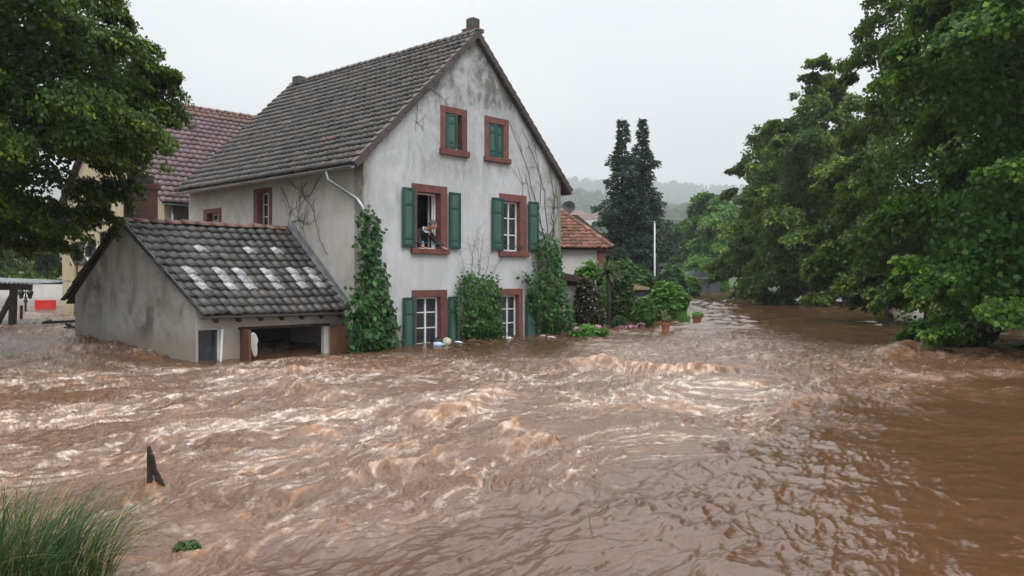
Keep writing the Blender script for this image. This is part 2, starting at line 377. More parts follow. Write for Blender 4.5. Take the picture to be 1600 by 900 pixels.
CRESTS = [  # (photo polyline of a standing wave, height, width, froth)
    ([(870, 580), (920, 568), (965, 571), (1005, 582), (1050, 580), (1110, 577), (1175, 572)], .17, .38, 1.),
    ([(1130, 590), (1155, 602), (1200, 598)], .12, .3, .6),
    ([(640, 668), (700, 645), (745, 630), (795, 608)], .13, .22, .9),
    ([(790, 672), (830, 668)], .12, .16, 1.), ([(800, 705), (850, 690), (905, 690)], .10, .2, .9),
    ([(370, 606), (430, 606), (500, 613), (560, 632)], .12, .34, .35),
    ([(520, 750), (600, 730), (680, 712), (740, 690)], .07, .13, .6),
    ([(440, 690), (490, 682), (530, 690)], .08, .14, .8),
    ([(1380, 566), (1425, 540), (1470, 556)], .22, .5, .3), ([(1480, 552), (1520, 548), (1560, 555)], .12, .4, .3),
    ([(40, 590), (120, 584), (200, 604)], .10, .3, .4), ([(0, 612), (90, 622), (170, 628)], -.12, .4, 0.),
    ([(700, 812), (760, 780), (830, 770)], .035, .16, 0.), ([(60, 560), (140, 556)], .09, .3, .6),
    ([(1010, 640), (1060, 628), (1100, 640)], .08, .2, .7), ([(470, 640), (560, 652), (620, 645)], .07, .2, .5),
    ([(900, 650), (960, 640), (1000, 652)], .07, .2, .6), ([(255, 660), (330, 655), (380, 668)], .07, .16, .6),
    ([(330, 578), (420, 582), (520, 578), (640, 580)], .07, .22, .8), ([(160, 720), (210, 712), (260, 722)], .06, .12, .7),
    ([(1190, 640), (1260, 620), (1330, 625)], .07, .25, .5), ([(575, 690), (620, 700), (660, 690)], .06, .13, .9)]
def water():
    v = np.concatenate([np.geomspace(1150, 640, 80, endpoint=False), np.linspace(640, 85, 590, endpoint=False), np.linspace(85, 17, 300), np.geomspace(16.5, 9, 20)])
    ys = CH*F/v; ys = ys[ys > 1.8]
    c = np.linspace(-.70, .70, 1000); e = np.geomspace(.703, 1.9, 60)
    a = np.concatenate([-e[::-1], c, e])
    A, Y = np.meshgrid(a, ys); X = A*Y
    px = 800+F*A; py = HZ+F*CH/Y
    fade = 1-ss(30, 90, Y)
    wob = fbm(X/1.3, Y/1.3, 3, 21)
    yb = np.interp(px, [-400, 0, 330, 480, 700, 1000, 1200, 1400, 1600, 2200], [1150, 1010, 905, 815, 772, 705, 640, 598, 578, 560])
    S = ss(-45, 75, py-yb+wob*60)                                  # smooth swell in front
    right = S*ss(1130, 1480, px-(py-700)*.1+wob*60)                # slack water under the trees
    thr = np.interp(px, [0, 250, 450], [466, 474, 500]); far = 1-ss(thr, thr+45, py+wob*6)
    slackR = ss(1150, 1330, px)*(1-ss(520, 575, py))
    eddy = ss(470, 560, px)*(1-ss(860, 960, px))*(1-ss(543, 572, py+wob*8))
    tq = np.clip(((X+7.0)*2.4+(Y-18.)*2.8)/(2.4**2+2.8**2), 0, 1); lee = np.exp(-(np.hypot(X+7.0-2.4*tq, Y-18.-2.8*tq)/.9)**2)
    T = (1-S)*(1-far)*(1-.8*eddy)*(1-.75*slackR)*(1-.65*lee)
    du, dv = np.array((.50, .866)), np.array((-.866, .50))
    U = X*du[0]+Y*du[1]; W = X*dv[0]+Y*dv[1]
    w1 = fbm(U/1.7, W/1.7, 3, 31); w2 = fbm(U/1.7+9, W/1.7+4, 3, 41)
    w3 = fbm(U/4.5, W/3.5, 2, 43); Uw = U+.55*w1; Ww = W+.40*w2+1.3*w3
    h = T*(.12*fbm(Uw/3.0, Ww/1.5, 3, 1)+.085*(ridged(Uw/1.9, Ww/.62, 3, 11)-.6)
           +.055*(ridged(Uw/.62, Ww/.25, 4, 17)-.6)+.026*fbm(Uw/.17, Ww/.10, 3, 23)+.020*(ridged(Uw/.17+w2, Ww/.085, 3, 29)-.6))
    sw = .065*fbm(U/1.2+.25*w1, W/.62+.35*w2, 3, 51)+.048*(ridged((U+.3*w1)/.62, (W+.3*w2)/.30, 3, 57)-.6)+.012*fbm(U/.24+.5*w2, W/.12, 2, 61)+.012*ss(-.1, .9, right*(1-right)*4)*(ridged(U/.20, W/.10+w1, 3, 67)-.6)
    h = h+S*(1-.55*right)*sw*(.55+.45*ss(2.5, 6, Y))
    chop = .15*(ridged(X/2.2+.3*w1, Y/1.9, 3, 71)-.6)+.06*fbm(X/1.1, Y/.8, 2, 77)
    h = h+(far*(1-.55*slackR)*(.8+.5*ss(1000, 1060, px)*(1-ss(1150, 1200, px)))+.3*eddy+.35*slackR*(1-S))*chop*(1-.6*ss(60, 120, Y))
    foam = np.zeros_like(h); froth = np.zeros_like(h)
    f1 = ridged(Uw/2.6, Ww/.55, 4, 81, .6); f2 = ridged(Uw/.62+.4*w2, Ww/.20, 4, 91, .65); big = fbm(Uw/3.0, Ww/1.6, 3, 99)
    core = np.exp(-((py-655)/95)**2)*(1-ss(1050, 1350, px))+.35
    fo = ss(.50, .92, f1*.55+f2*.45+.34*big)*ss(.40, .90, f2)*(.6+.7*ss(.4, .8, ridged(X/.13+2*w1, Y/.13+2*w2, 3, 111)))
    foam = (T+.35*S*(1-right)*ss(.1, .6, 1-S+.5*big))*np.clip(fo*1.15*np.clip(core, 0, 1.1), 0, .85)+T*.16*ss(-.2, .6, big)*np.clip(core, 0, 1)
    froth = T*ss(.62, .9, ridged(Uw/.8+3, Ww/.6, 4, 101, .6)*.7+.3*f2+.12*big)*.8
    for pl, amp, wd, fr in CRESTS:
        P = np.array([(at(p, q, CH*F/(q-HZ)).x, CH*F/(q-HZ)) for p, q in pl])
        lo, hi = P.min(0)-4*wd-1, P.max(0)+4*wd+1
        J = np.where((ys > lo[1]) & (ys < hi[1]))[0]
        if not len(J): continue
        sl = slice(J[0], J[-1]+1); x, y = X[sl], Y[sl]
        x = x+.22*w1[sl]+.05*pn(x/.16, y/.16, 7); y = y+.3*w2[sl]
        best = np.full(x.shape, 1e9); sd = np.zeros_like(x); tt = np.zeros_like(x)
        for k in range(len(P)-1):
            d = P[k+1]-P[k]; L = np.hypot(*d); d = d/L
            t = np.clip((x-P[k][0])*d[0]+(y-P[k][1])*d[1], 0, L)
            ex, ey = x-P[k][0]-d[0]*t, y-P[k][1]-d[1]*t; dist = np.hypot(ex, ey)
            b = dist < best; best = np.where(b, dist, best); sd = np.where(b, ey, sd); tt = np.where(b, (k+t/L)/(len(P)-1), tt)
        env = np.clip(np.sin(np.pi*np.clip(tt, .04, .96))*1.8, 0, 1)*(.7+.5*fbm(X[sl]/.5, Y[sl]/.5, 2, 13))
        prof = np.exp(-(best/np.where(sd > 0, wd*1.25, wd*.6))**2)
        h[sl] += amp*prof*env+abs(amp)*.28*np.exp(-(best/wd)**2)*env*fr*(ridged(X[sl]/.2, Y[sl]/.16, 3, 19)-.55)
        fe = np.exp(-(best/(wd*.75))**2)*env*fr
        froth[sl] = np.maximum(froth[sl], np.clip(fe*1.3*ss(.35, .8, f2[sl]+.15), 0, 1))
        fl = np.exp(-(np.hypot(best, 0)/(wd*2.2))**2)*env*fr*ss(.45, .8, f2[sl])
        foam[sl] = np.maximum(foam[sl], .8*fl*(1-S[sl]))
    # water thrown up against the shed corner and the broken post
    for (bx, by, ba, bw) in ((-7.9, 17.95, .13, .20), (-7.6, 17.65, .12, .16), (-8.2, 18.1, .10, .16), (-7.2, 17.55, .08, .15), (-8.5, 18.5, .07, .18), (-2.95, 6.75, .05, .12), (-9.4, 19.2, .06, .3)):
        d = np.hypot(X-bx, Y-by); k = np.exp(-(d/bw)**2)
        h += ba*k*(.25+1.1*f2+.5*wob); froth = np.maximum(froth, np.clip(k*1.3, 0, 1)*ss(.45, .8, f2+.1)*.6)
    z = h+levelrise(X, Y)
    n, m = X.shape; V = np.stack([X, Y, z], -1).reshape(-1, 3)
    i = np.arange(n*m).reshape(n, m); Fc = np.stack([i[:-1, :-1], i[:-1, 1:], i[1:, 1:], i[1:, :-1]], -1).reshape(-1, 4)
    mt, nn, b = newmat('muddy_water')
    fa = nd(nn, 'ShaderNodeAttribute', _attribute_name='foam').outputs['Fac']; fr = nd(nn, 'ShaderNodeAttribute', _attribute_name='froth').outputs['Fac']
    tu = nd(nn, 'ShaderNodeAttribute', _attribute_name='turb').outputs['Fac']
    base = ramp(nn, noise(nn, .5, 4), [(.3, (.080, .037, .019)), (.7, (.105, .050, .026))])
    base = mixc(nn, math_(nn, 'MULTIPLY', tu, .5), base, (.155, .080, .043))
    fine = noise(nn, 26, 6, .7, (1, 1, .3)); fine2 = noise(nn, 9, 8, .7)
    base = mixc(nn, math_(nn, 'MULTIPLY', fr, ramp(nn, fine, [(.3, .4), (.6, 1.)])), base, (.33, .155, .066))
    tcw = nn.nodes.new('ShaderNodeTexCoord'); mpw = nn.nodes.new('ShaderNodeMapping'); mpw.inputs['Rotation'].default_value = (0, 0, R(-60)); mpw.inputs['Scale'].default_value = (.5, 1, .6)
    nn.links.new(tcw.outputs['Object'], mpw.inputs[0])
    wn = nd(nn, 'ShaderNodeTexNoise', Vector=mpw.outputs[0], Scale=3.2, Detail=4.); wa = nd(nn, 'ShaderNodeVectorMath', _operation='MULTIPLY_ADD')
    nn.links.new(wn.outputs['Color'], wa.inputs[0]); wa.inputs[1].default_value = (.5, .5, .2); nn.links.new(mpw.outputs[0], wa.inputs[2])
    webs = None
    for sc_, th_ in ((4.5, .16), (11., .2)):
        vo = nd(nn, 'ShaderNodeTexVoronoi', _feature='DISTANCE_TO_EDGE', Vector=wa.outputs[0], Scale=sc_)
        wb = ramp(nn, vo.outputs['Distance'], [(0., 1.), (th_, .0)]); webs = wb if webs is None else math_(nn, 'MAXIMUM', webs, math_(nn, 'MULTIPLY', wb, .75))
    rid = nd(nn, 'ShaderNodeTexNoise', _noise_type='RIDGED_MULTIFRACTAL', Vector=wa.outputs[0], Scale=5., Detail=5.).outputs['Fac']
    fk = math_(nn, 'MULTIPLY', fa, math_(nn, 'ADD', ramp(nn, fine2, [(.36, .10), (.60, .85)]), math_(nn, 'MULTIPLY', webs, .55)), True)
    base = mixc(nn, fk, base, (.62, .51, .43))
    nn.links.new(base, b.inputs['Base Color'])
    ro = math_(nn, 'ADD', .075, math_(nn, 'MULTIPLY', math_(nn, 'ADD', fk, fr, True), .5))
    nn.links.new(math_(nn, 'ADD', ro, math_(nn, 'MULTIPLY', tu, .16)), b.inputs['Roughness'])
    b.inputs['IOR'].default_value = 1.34; b.inputs['Specular IOR Level'].default_value = .95
    hh = math_(nn, 'ADD', math_(nn, 'MULTIPLY', math_(nn, 'ADD', noise(nn, 7, 6, .65), math_(nn, 'MULTIPLY', rid, .35)), math_(nn, 'ADD', .20, tu)), math_(nn, 'MULTIPLY', noise(nn, 24, 4, .6), math_(nn, 'ADD', .07, math_(nn, 'MULTIPLY', tu, .45))))
    bump(nn, b, hh, .55, .05)
    o = npmesh('water', V, Fc, mt, smooth=True, attrs={'foam': foam.ravel(), 'froth': froth.ravel(), 'turb': ((T+.12*S*(1-right))*fade).ravel()})
    tag(o, kind='structure')
water()
# ------------------------------------------------------------------ tiled roofs
def tiles(nc, nr, tw, tl, amp=.035, lift=.045, jit=.006, skip=(), prof='s'):
    """pantiles as separate pieces in (along eave, up slope, off the plane); returns V, F, rnd and the skipped tiles"""
    K = 7; us = np.linspace(0, 1.06, K)
    pr = amp*(.5-.5*np.cos(2*np.pi*np.minimum(us*1.0, 1.06))) if prof == 's' else amp*np.sin(np.pi*np.clip(us/.75, 0, 1))
    Vs, Fs, Rs, extra = [], [], [], []; base = []
    for a in range(2):
        for k in range(K-1): base.append((a*K+k, a*K+k+1, (a+1)*K+k+1, (a+1)*K+k))
    base = np.array(base); n = 0
    for r in range(nr):
        for c in range(nc):
            j = rng.normal(0, jit, 3)
            u = (c+us)*tw+j[0]; v0 = r*tl+j[1]*1.5; v1 = (r+1)*tl+.03
            hgt = pr+abs(j[2])
            V = np.concatenate([np.stack([u, np.full(K, v0), hgt+.004], 1), np.stack([u, np.full(K, v0-.004), hgt+lift], 1), np.stack([u, np.full(K, v1), hgt+.006], 1)])
            if (c, r) in skip: extra.append((V, base)); continue
            Vs.append(V); Fs.append(base+n); n += len(V); Rs.append(np.full(len(V), rng.random()))
    return np.concatenate(Vs), np.concatenate(Fs), np.concatenate(Rs), extra
def place(V, o, u, v, sag=None):
    o, u, v = (np.array(q, float) for q in (o, u, v)); u /= np.linalg.norm(u); v /= np.linalg.norm(v); n = np.cross(u, v)
    if n[2] < 0: n = -n
    V = V.copy()
    if sag is not None: V[:, 2] += sag(V[:, 0], V[:, 1])
    return o+V[:, :1]*u+V[:, 1:2]*v+V[:, 2:3]*n
def caps(mb, a, b, n, r, drop=.02):       # overlapping half-round cap tiles along a line
    a, b = Vector(a), Vector(b); d = (b-a)/n
    for i in range(n):
        p = a+d*i; q = a+d*(i+1.08); m = []
        ax = d.normalized(); sd = ax.cross(Vector((0, 0, 1))).normalized(); up = sd.cross(ax); j = random.uniform(-.012, .012)
        for k, (c, rr) in enumerate(((p, r*1.12), (q, r*.92))):
            m += [c+sd*math.cos(t)*rr+up*(math.sin(t)*rr*.9-drop+j) for t in [math.pi*s/6 for s in range(7)]]
        mb.add(m+[v-up*.03 for v in m], [(s, s+1, s+8, s+7) for s in range(6)]+[(s, s+14, s+15, s+1) for s in range(6)]+[(s+7, s+8, s+22, s+21) for s in range(6)])
# ------------------------------------------------------------------ the old house
GW, LEN, ZE, ZA = 7.93, 9.3, 4.85, 8.70
house = thing('house', 'white stained old house with green shutters and steep grey tiled roof, standing in the flood', 'house', (HO[0], HO[1], 0), HANG)
gx = lambda px: HF.onY(px, 400)[0]
gz = lambda px, py: HF.onY(px, py)[1]
WIN = [  # photo box of the stone surround, of the opening, and what closes it
    dict(o=(643, 289, 698, 397), i=(651, 301, 688, 389), kind='open', sh=((626, 645), (699, 717)), shy=(297, 388)),
    dict(o=(780, 304, 822, 401), i=(786, 315, 812, 393), kind='cross', sh=((766, 784), (823, 839)), shy=(312, 392)),
    dict(o=(643, 453, 698, 545), i=(650, 464, 688, 545), kind='cross', sh=((627, 645), (698, 712)), shy=(464, 541)),
    dict(o=(778, 451, 816, 528), i=(784, 461, 810, 528), kind='cross', sh=((767, 780), (819, 836)), shy=(462, 529)),
    dict(o=(688, 168, 729, 244), i=(695, 178, 721, 234), kind='attic', sh=None),
    dict(o=(757, 184, 794, 254), i=(763, 194, 786, 246), kind='attic2', sh=None)]
holes = []
for w_ in WIN:
    x0, x1 = gx(w_['i'][0]), gx(w_['i'][2]); pm = (w_['i'][0]+w_['i'][2])/2
    z1, z0 = gz(pm, w_['i'][1]), gz(pm, w_['i'][3])
    w_['q'] = (x0, x1, z0, z1)
    pm = (w_['o'][0]+w_['o'][2])/2
    w_['Q'] = (gx(w_['o'][0]), gx(w_['o'][2]), gz(pm, w_['o'][3]), gz(pm, w_['o'][1]))
    if w_['o'][1] > 440: w_['q'] = (x0, x1, -.45, z1); w_['Q'] = (*w_['Q'][:2], -.6, w_['Q'][3])
    x0, x1, z0, z1 = w_['q']; holes.append([(x0-.02, z0-.02), (x1+.02, z0-.02), (x1+.02, z1+.02), (x0-.02, z1+.02)])
TH = .38
slope = (ZA-ZE)/(GW/2)
gpoly = [(0, -1), (GW, -1), (GW, ZE), (GW/2, ZA), (0, ZE)]
MB().panel(gpoly, holes, lambda a, b, d: (a, d, b), TH).build('gable_wall', m_gable, house)
SW = []
for (o, i) in (((319, 326, 346, 372), (325, 333, 342, 366)), ((397, 294, 425, 362), (403, 300, 421, 357))):
    q = [HF.onX(p, 300)[0] for p in (o[0], o[2], i[0], i[2])]; pm = (o[0]+o[2])/2
    zo = [HF.onX(pm, p)[1] for p in (o[3], o[1], i[3], i[1])]
    SW.append((q[1], q[0], zo[0], zo[1], q[3], q[2], zo[2], zo[3]))
sh_ = [[(s[4]-.02, s[6]-.02), (s[5]+.02, s[6]-.02), (s[5]+.02, s[7]+.02), (s[4]-.02, s[7]+.02)] for s in SW]
wl = MB().panel([(TH, -1), (LEN, -1), (LEN, ZE-.02), (TH, ZE-.02)], sh_, lambda a, b, d: (d, a, b), TH)
wl.build('side_wall', m_side, house)
MB().panel([(TH, -1), (LEN, -1), (LEN, ZE-.02), (TH, ZE-.02)], [], lambda a, b, d: (GW-d, a, b), TH).build('side_wall', m_side, house)
MB().panel([(TH, -1), (GW-TH, -1), (GW-TH, ZE), (GW/2, ZA-.3), (TH, ZE)], [], lambda a, b, d: (a, LEN-d, b), TH).build('rear_wall', m_side, house)
f_ = MB(); ZFL = WIN[0]['q'][2]-.86
f_.box((TH, TH, ZFL-.2), (GW-TH, LEN-TH, ZFL)); f_.box((TH, TH, ZE-.1), (GW-TH, LEN-TH, ZE+.05)); f_.box((TH, 3.6, -.9), (GW-TH, 3.72, ZE-.1)); f_.box((3.9, TH, ZFL), (4.02, 3.6, ZE-.1))
f_.build('inner_walls', m_room, house)
def surround(parent, box, hole, f3, name='window', sill=True, water=False):
    X0, X1, Z0, Z1 = box; x0, x1, z0, z1 = hole; m = MB()
    zb = z0 if sill else Z0
    for (a, b, c, d) in ((X0, x0, zb, z1), (x1, X1, zb, z1), (X0, X1, z1, Z1)):
        m.prism([(a, c), (b, c), (b, d), (a, d)], f3, -.035+random.uniform(0, .008), .20)
    o = m.build(name, m_stone, parent, bevel=.008)
    if sill and not water:
        MB().prism([(X0-.04, Z0), (X1+.04, Z0), (X1+.04, z0), (X0-.04, z0)], f3, -.11, .22).build('sill', m_stone, o, bevel=.012)
    return o
def sash(parent, x0, x1, z0, z1, f3, rows=3, cols=2, dp=.13, fw=.055, bw=.03, glass=True):
    m = MB()
    for (a, b, c, d) in ((x0, x0+fw, z0, z1), (x1-fw, x1, z0, z1), (x0+fw, x1-fw, z0, z0+fw), (x0+fw, x1-fw, z1-fw, z1)): m.prism([(a, c), (b, c), (b, d), (a, d)], f3, dp, dp+.06)
    for k in range(1, cols):
        a = x0+(x1-x0)*k/cols; m.prism([(a-bw*.9, z0+fw), (a+bw*.9, z0+fw), (a+bw*.9, z1-fw), (a-bw*.9, z1-fw)], f3, dp-.005, dp+.05)
    for k in range(1, rows):
        c = z0+(z1-z0)*k/rows; m.prism([(x0+fw, c-bw/2), (x1-fw, c-bw/2), (x1-fw, c+bw/2), (x0+fw, c+bw/2)], f3, dp+.004, dp+.045)
    o = m.build('sash', m_wpaint, parent)
    if glass:
        MB().prism([(x0+fw, z0+fw), (x1-fw, z0+fw), (x1-fw, z1-fw), (x0+fw, z1-fw)], f3, dp+.02, dp+.028).build('pane', m_glass, parent)
    return o
def shutter(parent, x0, x1, z0, z1, ax='y', y=-.065, M=None, name='shutter'):
    """panelled leaf: stiles and rails in dark green, fields in faded green, hinges"""
    wd = x1-x0; t = .04; m = MB(); g = []
    def bx(a, c, b, d, y0, y1): m.box((a, y0, c), (b, y1, d), M)
    st = min(.085, wd*.22)
    bx(x0, z0, x0+st, z1, y-t/2, y+t/2); bx(x1-st, z0, x1, z1, y-t/2, y+t/2)
    hz = [z0, z0+(z1-z0)*.11, z1-(z1-z0)*.30, z1]
    for c, hh in ((z0, .07), (z0+(z1-z0)*.13, .05), (z0+(z1-z0)*.70, .05), (z1-.07, .07)): bx(x0+st, c, x1-st, c+hh, y-t/2+.002, y+t/2-.002)
    n0 = len(m.f)
    bx(x0+st, z0+.07, x1-st, z1-.07, y-t/2+.014, y+t/2-.006)
    for c, d in ((z0+(z1-z0)*.13+.08, z0+(z1-z0)*.70-.03), (z0+(z1-z0)*.70+.08, z1-.10), (z0+.09, z0+(z1-z0)*.13-.015)):
        if d-c > .03 and wd > .2: bx(x0+st+.03, c, x1-st-.03, d, y-t/2+.004, y)
    o = m.build(name, [m_green, m_greenp], parent)
    mi = np.zeros(len(o.data.polygons), np.int32); mi[n0:] = 1; o.data.polygons.foreach_set('material_index', mi)
    b = o.modifiers.new('bevel', 'BEVEL'); b.width = .006; b.segments = 1; b.limit_method = 'ANGLE'
    return o
fg = lambda a, b, d: (a, d, b)
for w_ in WIN:
    x0, x1, z0, z1 = w_['q']; low = w_['o'][1] > 440
    s = surround(house, w_['Q'], w_['q'], fg, water=low)
    if w_['kind'] == 'cross': sash(s, x0, x1, z0, z1, fg, 4 if low else 3)
    elif w_['kind'] == 'open':      # both casements stand open into the room; the right one shows its edge
        m = MB()
        for (a, b, c, d) in ((x0, x0+.04, z0, z1), (x1-.04, x1, z0, z1), (x0+.04, x1-.04, z1-.04, z1), (x0+.04, x1-.04, z0, z0+.04)): m.box((a, .20, c), (b, .26, d))
        m.build('frame', m_wpaint, s)
        m = MB(); m.box((x1-.075, .26, z0+.03), (x1-.045, .30, z1-.03)); m.box((x1-.075, .40, z0+.03), (x1-.045, .44, z1-.03))
        m.build('sash', m_wpaint, s)
    else:
        Ml = Matrix
        sash(s, x0, x1, z0, z1, fg, 2, 2, dp=.17)
        wd = (x1-x0)
        if w_['kind'] == 'attic':   # only the left leaf is closed, slightly ajar
            shutter(s, x0+.01, x0+wd*.62, z0+.03, z1-.03, y=0., M=Matrix.Translation((x0, -.01, 0)) @ Matrix.Rotation(R(-14), 4, 'Z') @ Matrix.Translation((-x0, 0, 0)))
        else:
            shutter(s, x0+.01, x0+wd*.5-.005, z0+.02, z1-.02, y=0., M=Matrix.Translation((x0, .01, 0)) @ Matrix.Rotation(R(-9), 4, 'Z') @ Matrix.Translation((-x0, 0, 0)))
            shutter(s, x0+wd*.5+.005, x1-.01, z0+.0, z1-.03, y=0., M=Matrix.Translation((x1, .01, 0)) @ Matrix.Rotation(R(6), 4, 'Z') @ Matrix.Translation((-x1, 0, 0)))
    if w_['sh']:
        for k, (a, b) in enumerate(w_['sh']):
            pm = (a+b)/2; c, d = gz((w_['i'][0]+w_['i'][2])/2, w_['shy'][1]), gz((w_['i'][0]+w_['i'][2])/2, w_['shy'][0])
            if low: c = -.3
            shutter(s, gx(a), gx(b), c, d, y=-.075)
        if not low:
            bz = z0+.17; m = MB(); m.tube([(x0-.08, -.045, bz), (x1+.12, -.05, bz-.03)], .014, 6); m.build('rail', m_green, s)
        for xx, up in ((w_['Q'][0]-.03, .25), (w_['Q'][1]+.03, .25)):
            pass
fs = lambda a, b, d: (d, a, b)
for s_ in SW:
    s = surround(house, s_[:4], s_[4:], fs, sill=True)
    sash(s, s_[4], s_[5], s_[6], s_[7], fs, 3, 2, dp=.16)
# roof
OV, VG = .36, .12
ez = ZE-slope*OV+.10; apz = ZA+.12
nr, nc = 22, 40
ul = LEN+2*VG; vl = math.hypot(GW/2+OV, apz-ez)
sagf = lambda u, v: -.05*np.sin(np.pi*np.clip(u/ul, 0, 1))*np.sin(np.pi*np.clip(v/vl, 0, 1))+.012*fbm(u/1.1, v/1.1, 2, 4)
V1, F1, R1, _ = tiles(nc, nr, ul/nc, vl/nr, .036, .066)
A1 = place(V1, (-OV, -VG, ez), (0, 1, 0), (GW/2+OV, 0, apz-ez), sagf)
V2, F2, R2, _ = tiles(nc, nr, ul/nc, vl/nr, .036, .066)
A2 = place(V2, (GW+OV, -VG, ez), (0, 1, 0), (-GW/2-OV, 0, apz-ez), sagf)
U_ = MB()                                  # solid deck beneath the tiles
for sx, ex in ((-OV, 1), (GW+OV, -1)):
    U_.prism([(sx, ez-.02), (GW/2, apz-.02), (GW/2, apz-.14), (sx, ez-.10)], lambda a, b, d: (a, d, b), -VG+.03, LEN+VG-.03)
roof = npmesh('roof', np.concatenate([A1, A2]), np.concatenate([F1, F2+len(A1)]), m_roof, house, attrs={'rnd': np.concatenate([R1, R2])})
U_.build('roof_deck', m_dwood, roof)
m = MB(); caps(m, (GW/2, -VG-.02, apz+.02), (GW/2, LEN+VG, apz+.02), 30, .12); m.build('ridge_tiles', m_roof, roof, smooth=True)
m = MB()                                   # verge tiles down both rakes of the gable
for sx in (0, 1):
    e0 = Vector((-OV-.02 if not sx else GW+OV+.02, -VG, ez)); e1 = Vector((GW/2, -VG, apz)); d = (e1-e0)/22
    nrm = Vector((-d.z, 0, d.x)).normalized(); nrm = nrm if nrm.z > 0 else -nrm
    for k in range(22):
        p = e0+d*(k-.03); q = e0+d*(k+1.0); j = random.uniform(-.01, .01)
        pts = [p+nrm*(.085+j), q+nrm*(.055+j), q-nrm*.13, p-nrm*.10]
        vs_ = [v+Vector((0, y_, 0)) for y_ in (-.055+j, .10) for v in pts]
        m.add(vs_, [(0, 1, 2, 3), (7, 6, 5, 4), (0, 4, 5, 1), (1, 5, 6, 2), (2, 6, 7, 3), (3, 7, 4, 0)])
m.build('verge_tiles', m_verge, roof, bevel=.01)
def chimney(parent, x, y, z0, z1, wx, wy, mat=m_brick, capr=1.0, pot=.0):
    m = MB(); m.box((x-wx/2, y-wy/2, z0), (x+wx/2, y+wy/2, z1-.14)); m.box((x-wx/2-.05, y-wy/2-.05, z1-.14), (x+wx/2+.05, y+wy/2+.05, z1-.02))
    o = m.build('chimney', mat, parent, bevel=.01)
    MB().box((x-wx*.42, y-wy*.42, z1-.02), (x+wx*.42, y+wy*.42, z1+.22+pot)).build('cap', m_conc, o, bevel=.05)
    return o
chimney(house, GW/2+.36, .42, 7.9, ZA+.42, .36, .38, pot=.08)
MB().box((GW/2-.3, LEN-.75, ZA), (GW/2+.05, LEN-.35, ZA+.30)).build('chimney', m_conc, house, bevel=.04)
# zinc gutters, downpipe
def gutter(parent, a, b, r=.075, mat=m_zinc):
    a, b = Vector(a), Vector(b); d = (b-a).normalized(); sd = d.cross(Vector((0, 0, 1))); m = MB(); vs = []
    for c in (a, b):
        for rr in (r, r-.012): vs += [c+sd*math.cos(t)*rr+Vector((0, 0, math.sin(t)*rr)) for t in [math.pi+math.pi*k/8 for k in range(9)]]
    fs_ = [(k, k+1, k+19, k+18) for k in range(8)]+[(k+9, k+27, k+28, k+10) for k in range(8)]+[(k, k+9, k+10, k+1) for k in range(8)]+[(k+18, k+19, k+28, k+27) for k in range(8)]
    fs_ += [(0, 18, 27, 9), (8, 17, 35, 26)]
    m.add(vs, fs_); return m.build('gutter', mat, parent, smooth=False)
gutter(house, (-OV-.07, -VG, ez-.045), (-OV-.07, LEN+VG, ez-.08))
gutter(house, (GW+OV+.07, -VG, ez-.045), (GW+OV+.07, LEN+VG, ez-.08))
zc = [HF.onX(p, q)[1] for p, q in ((520, 280), (578, 330))]
MB().tube([(-OV-.07, .95, ez-.10), (-OV-.05, .95, ez-.32), (-.22, .72, ez-.50), (-.12, .1, 3.75), (-.07, -.03, 3.55), (.03, -.09, 3.3), (.05, -.09, 2.4), (.05, -.09, .2), (.05, -.09, -.6)], .052, 10).build('downpipe', m_zinc, house, smooth=True)
# eave board under the rafters, skylight hatch
hv, hz_ = 6.1, 0
hp = lambda x, off: ez+(x+OV)*(apz-ez)/(GW/2+OV)+off
m = MB(); hx = 1.75
m.box((hx-.02, 6.0, 0), (hx+.46, 6.45, .06), Matrix.Translation((0, 0, hp(hx, .05)-.02)) @ Matrix.Translation((hx, 0, 0)) @ Matrix.Rotation(R(-18), 4, 'Y') @ Matrix.Translation((-hx, 0, 0)))
m.build('roof_hatch', m_zinc, house, bevel=.01)
# ------------------------------------------------------------------ the flooded outbuilding in front
SHo = HO+D2*.85+D1*(-4.0); SF = Frame(SHo)
shed = thing('outbuilding', 'low grey outbuilding with dark tiled roof and open garage, sunk deep in the flood', 'outbuilding', (SHo[0], SHo[1], 0), HANG)
SK = .257; SL, RY, RZ, BY, BZ = 3.97, 2.41, 2.98, 4.1, 1.34        # length to the house, ridge, far wall
ZN = 1.05                                             # front wall head
sx = lambda px: SF.onY(px, 520)[0]
def sz(px, py): return SF.onY(px, py)[1]
spoly = [(0, -1.3), (0, ZN), (RY, RZ), (BY, BZ), (BY, -1.3)]
MB().panel(spoly, [], lambda a, b, d: (d-SK*a, a, b), .045).build('gable_wall', m_shed, shed)
fw = [(.25, -1.3), (SL, -1.3), (SL, ZN), (.25, ZN)]
w0, w1, wt = sx(306.5), sx(345), sz(325, 513); g0, g1 = sx(375), sx(514); gt = sz(440, 509)
MB().panel([(.25 if False else .0, -1.3), (SL, -1.3), (SL, ZN-.01), (0, ZN-.01)], [[(max(w0, .05), -1.2), (w1, -1.2), (w1, wt), (max(w0, .05), wt)], [(g0, -1.2), (g1, -1.2), (g1, gt), (g0, gt)]], lambda a, b, d: (a, d-.004, b), .22).build('front_wall', stucco('pale_render', (.44, .42, .39), (.26, .24, .21), (.38, .36, .33), .6), shed)
MB().panel([(.05-SK*BY, -1.3), (SL, -1.3), (SL, BZ-.02), (.05-SK*BY, BZ-.02)], [], lambda a, b, d: (a, BY-d, b), .22).build('rear_wall', m_shed, shed)
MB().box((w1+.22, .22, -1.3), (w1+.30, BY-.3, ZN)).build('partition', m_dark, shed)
MB().box((-.4, 2.4, -1.3), (SL, 2.5, 2.6)).build('partition', m_dark, shed)
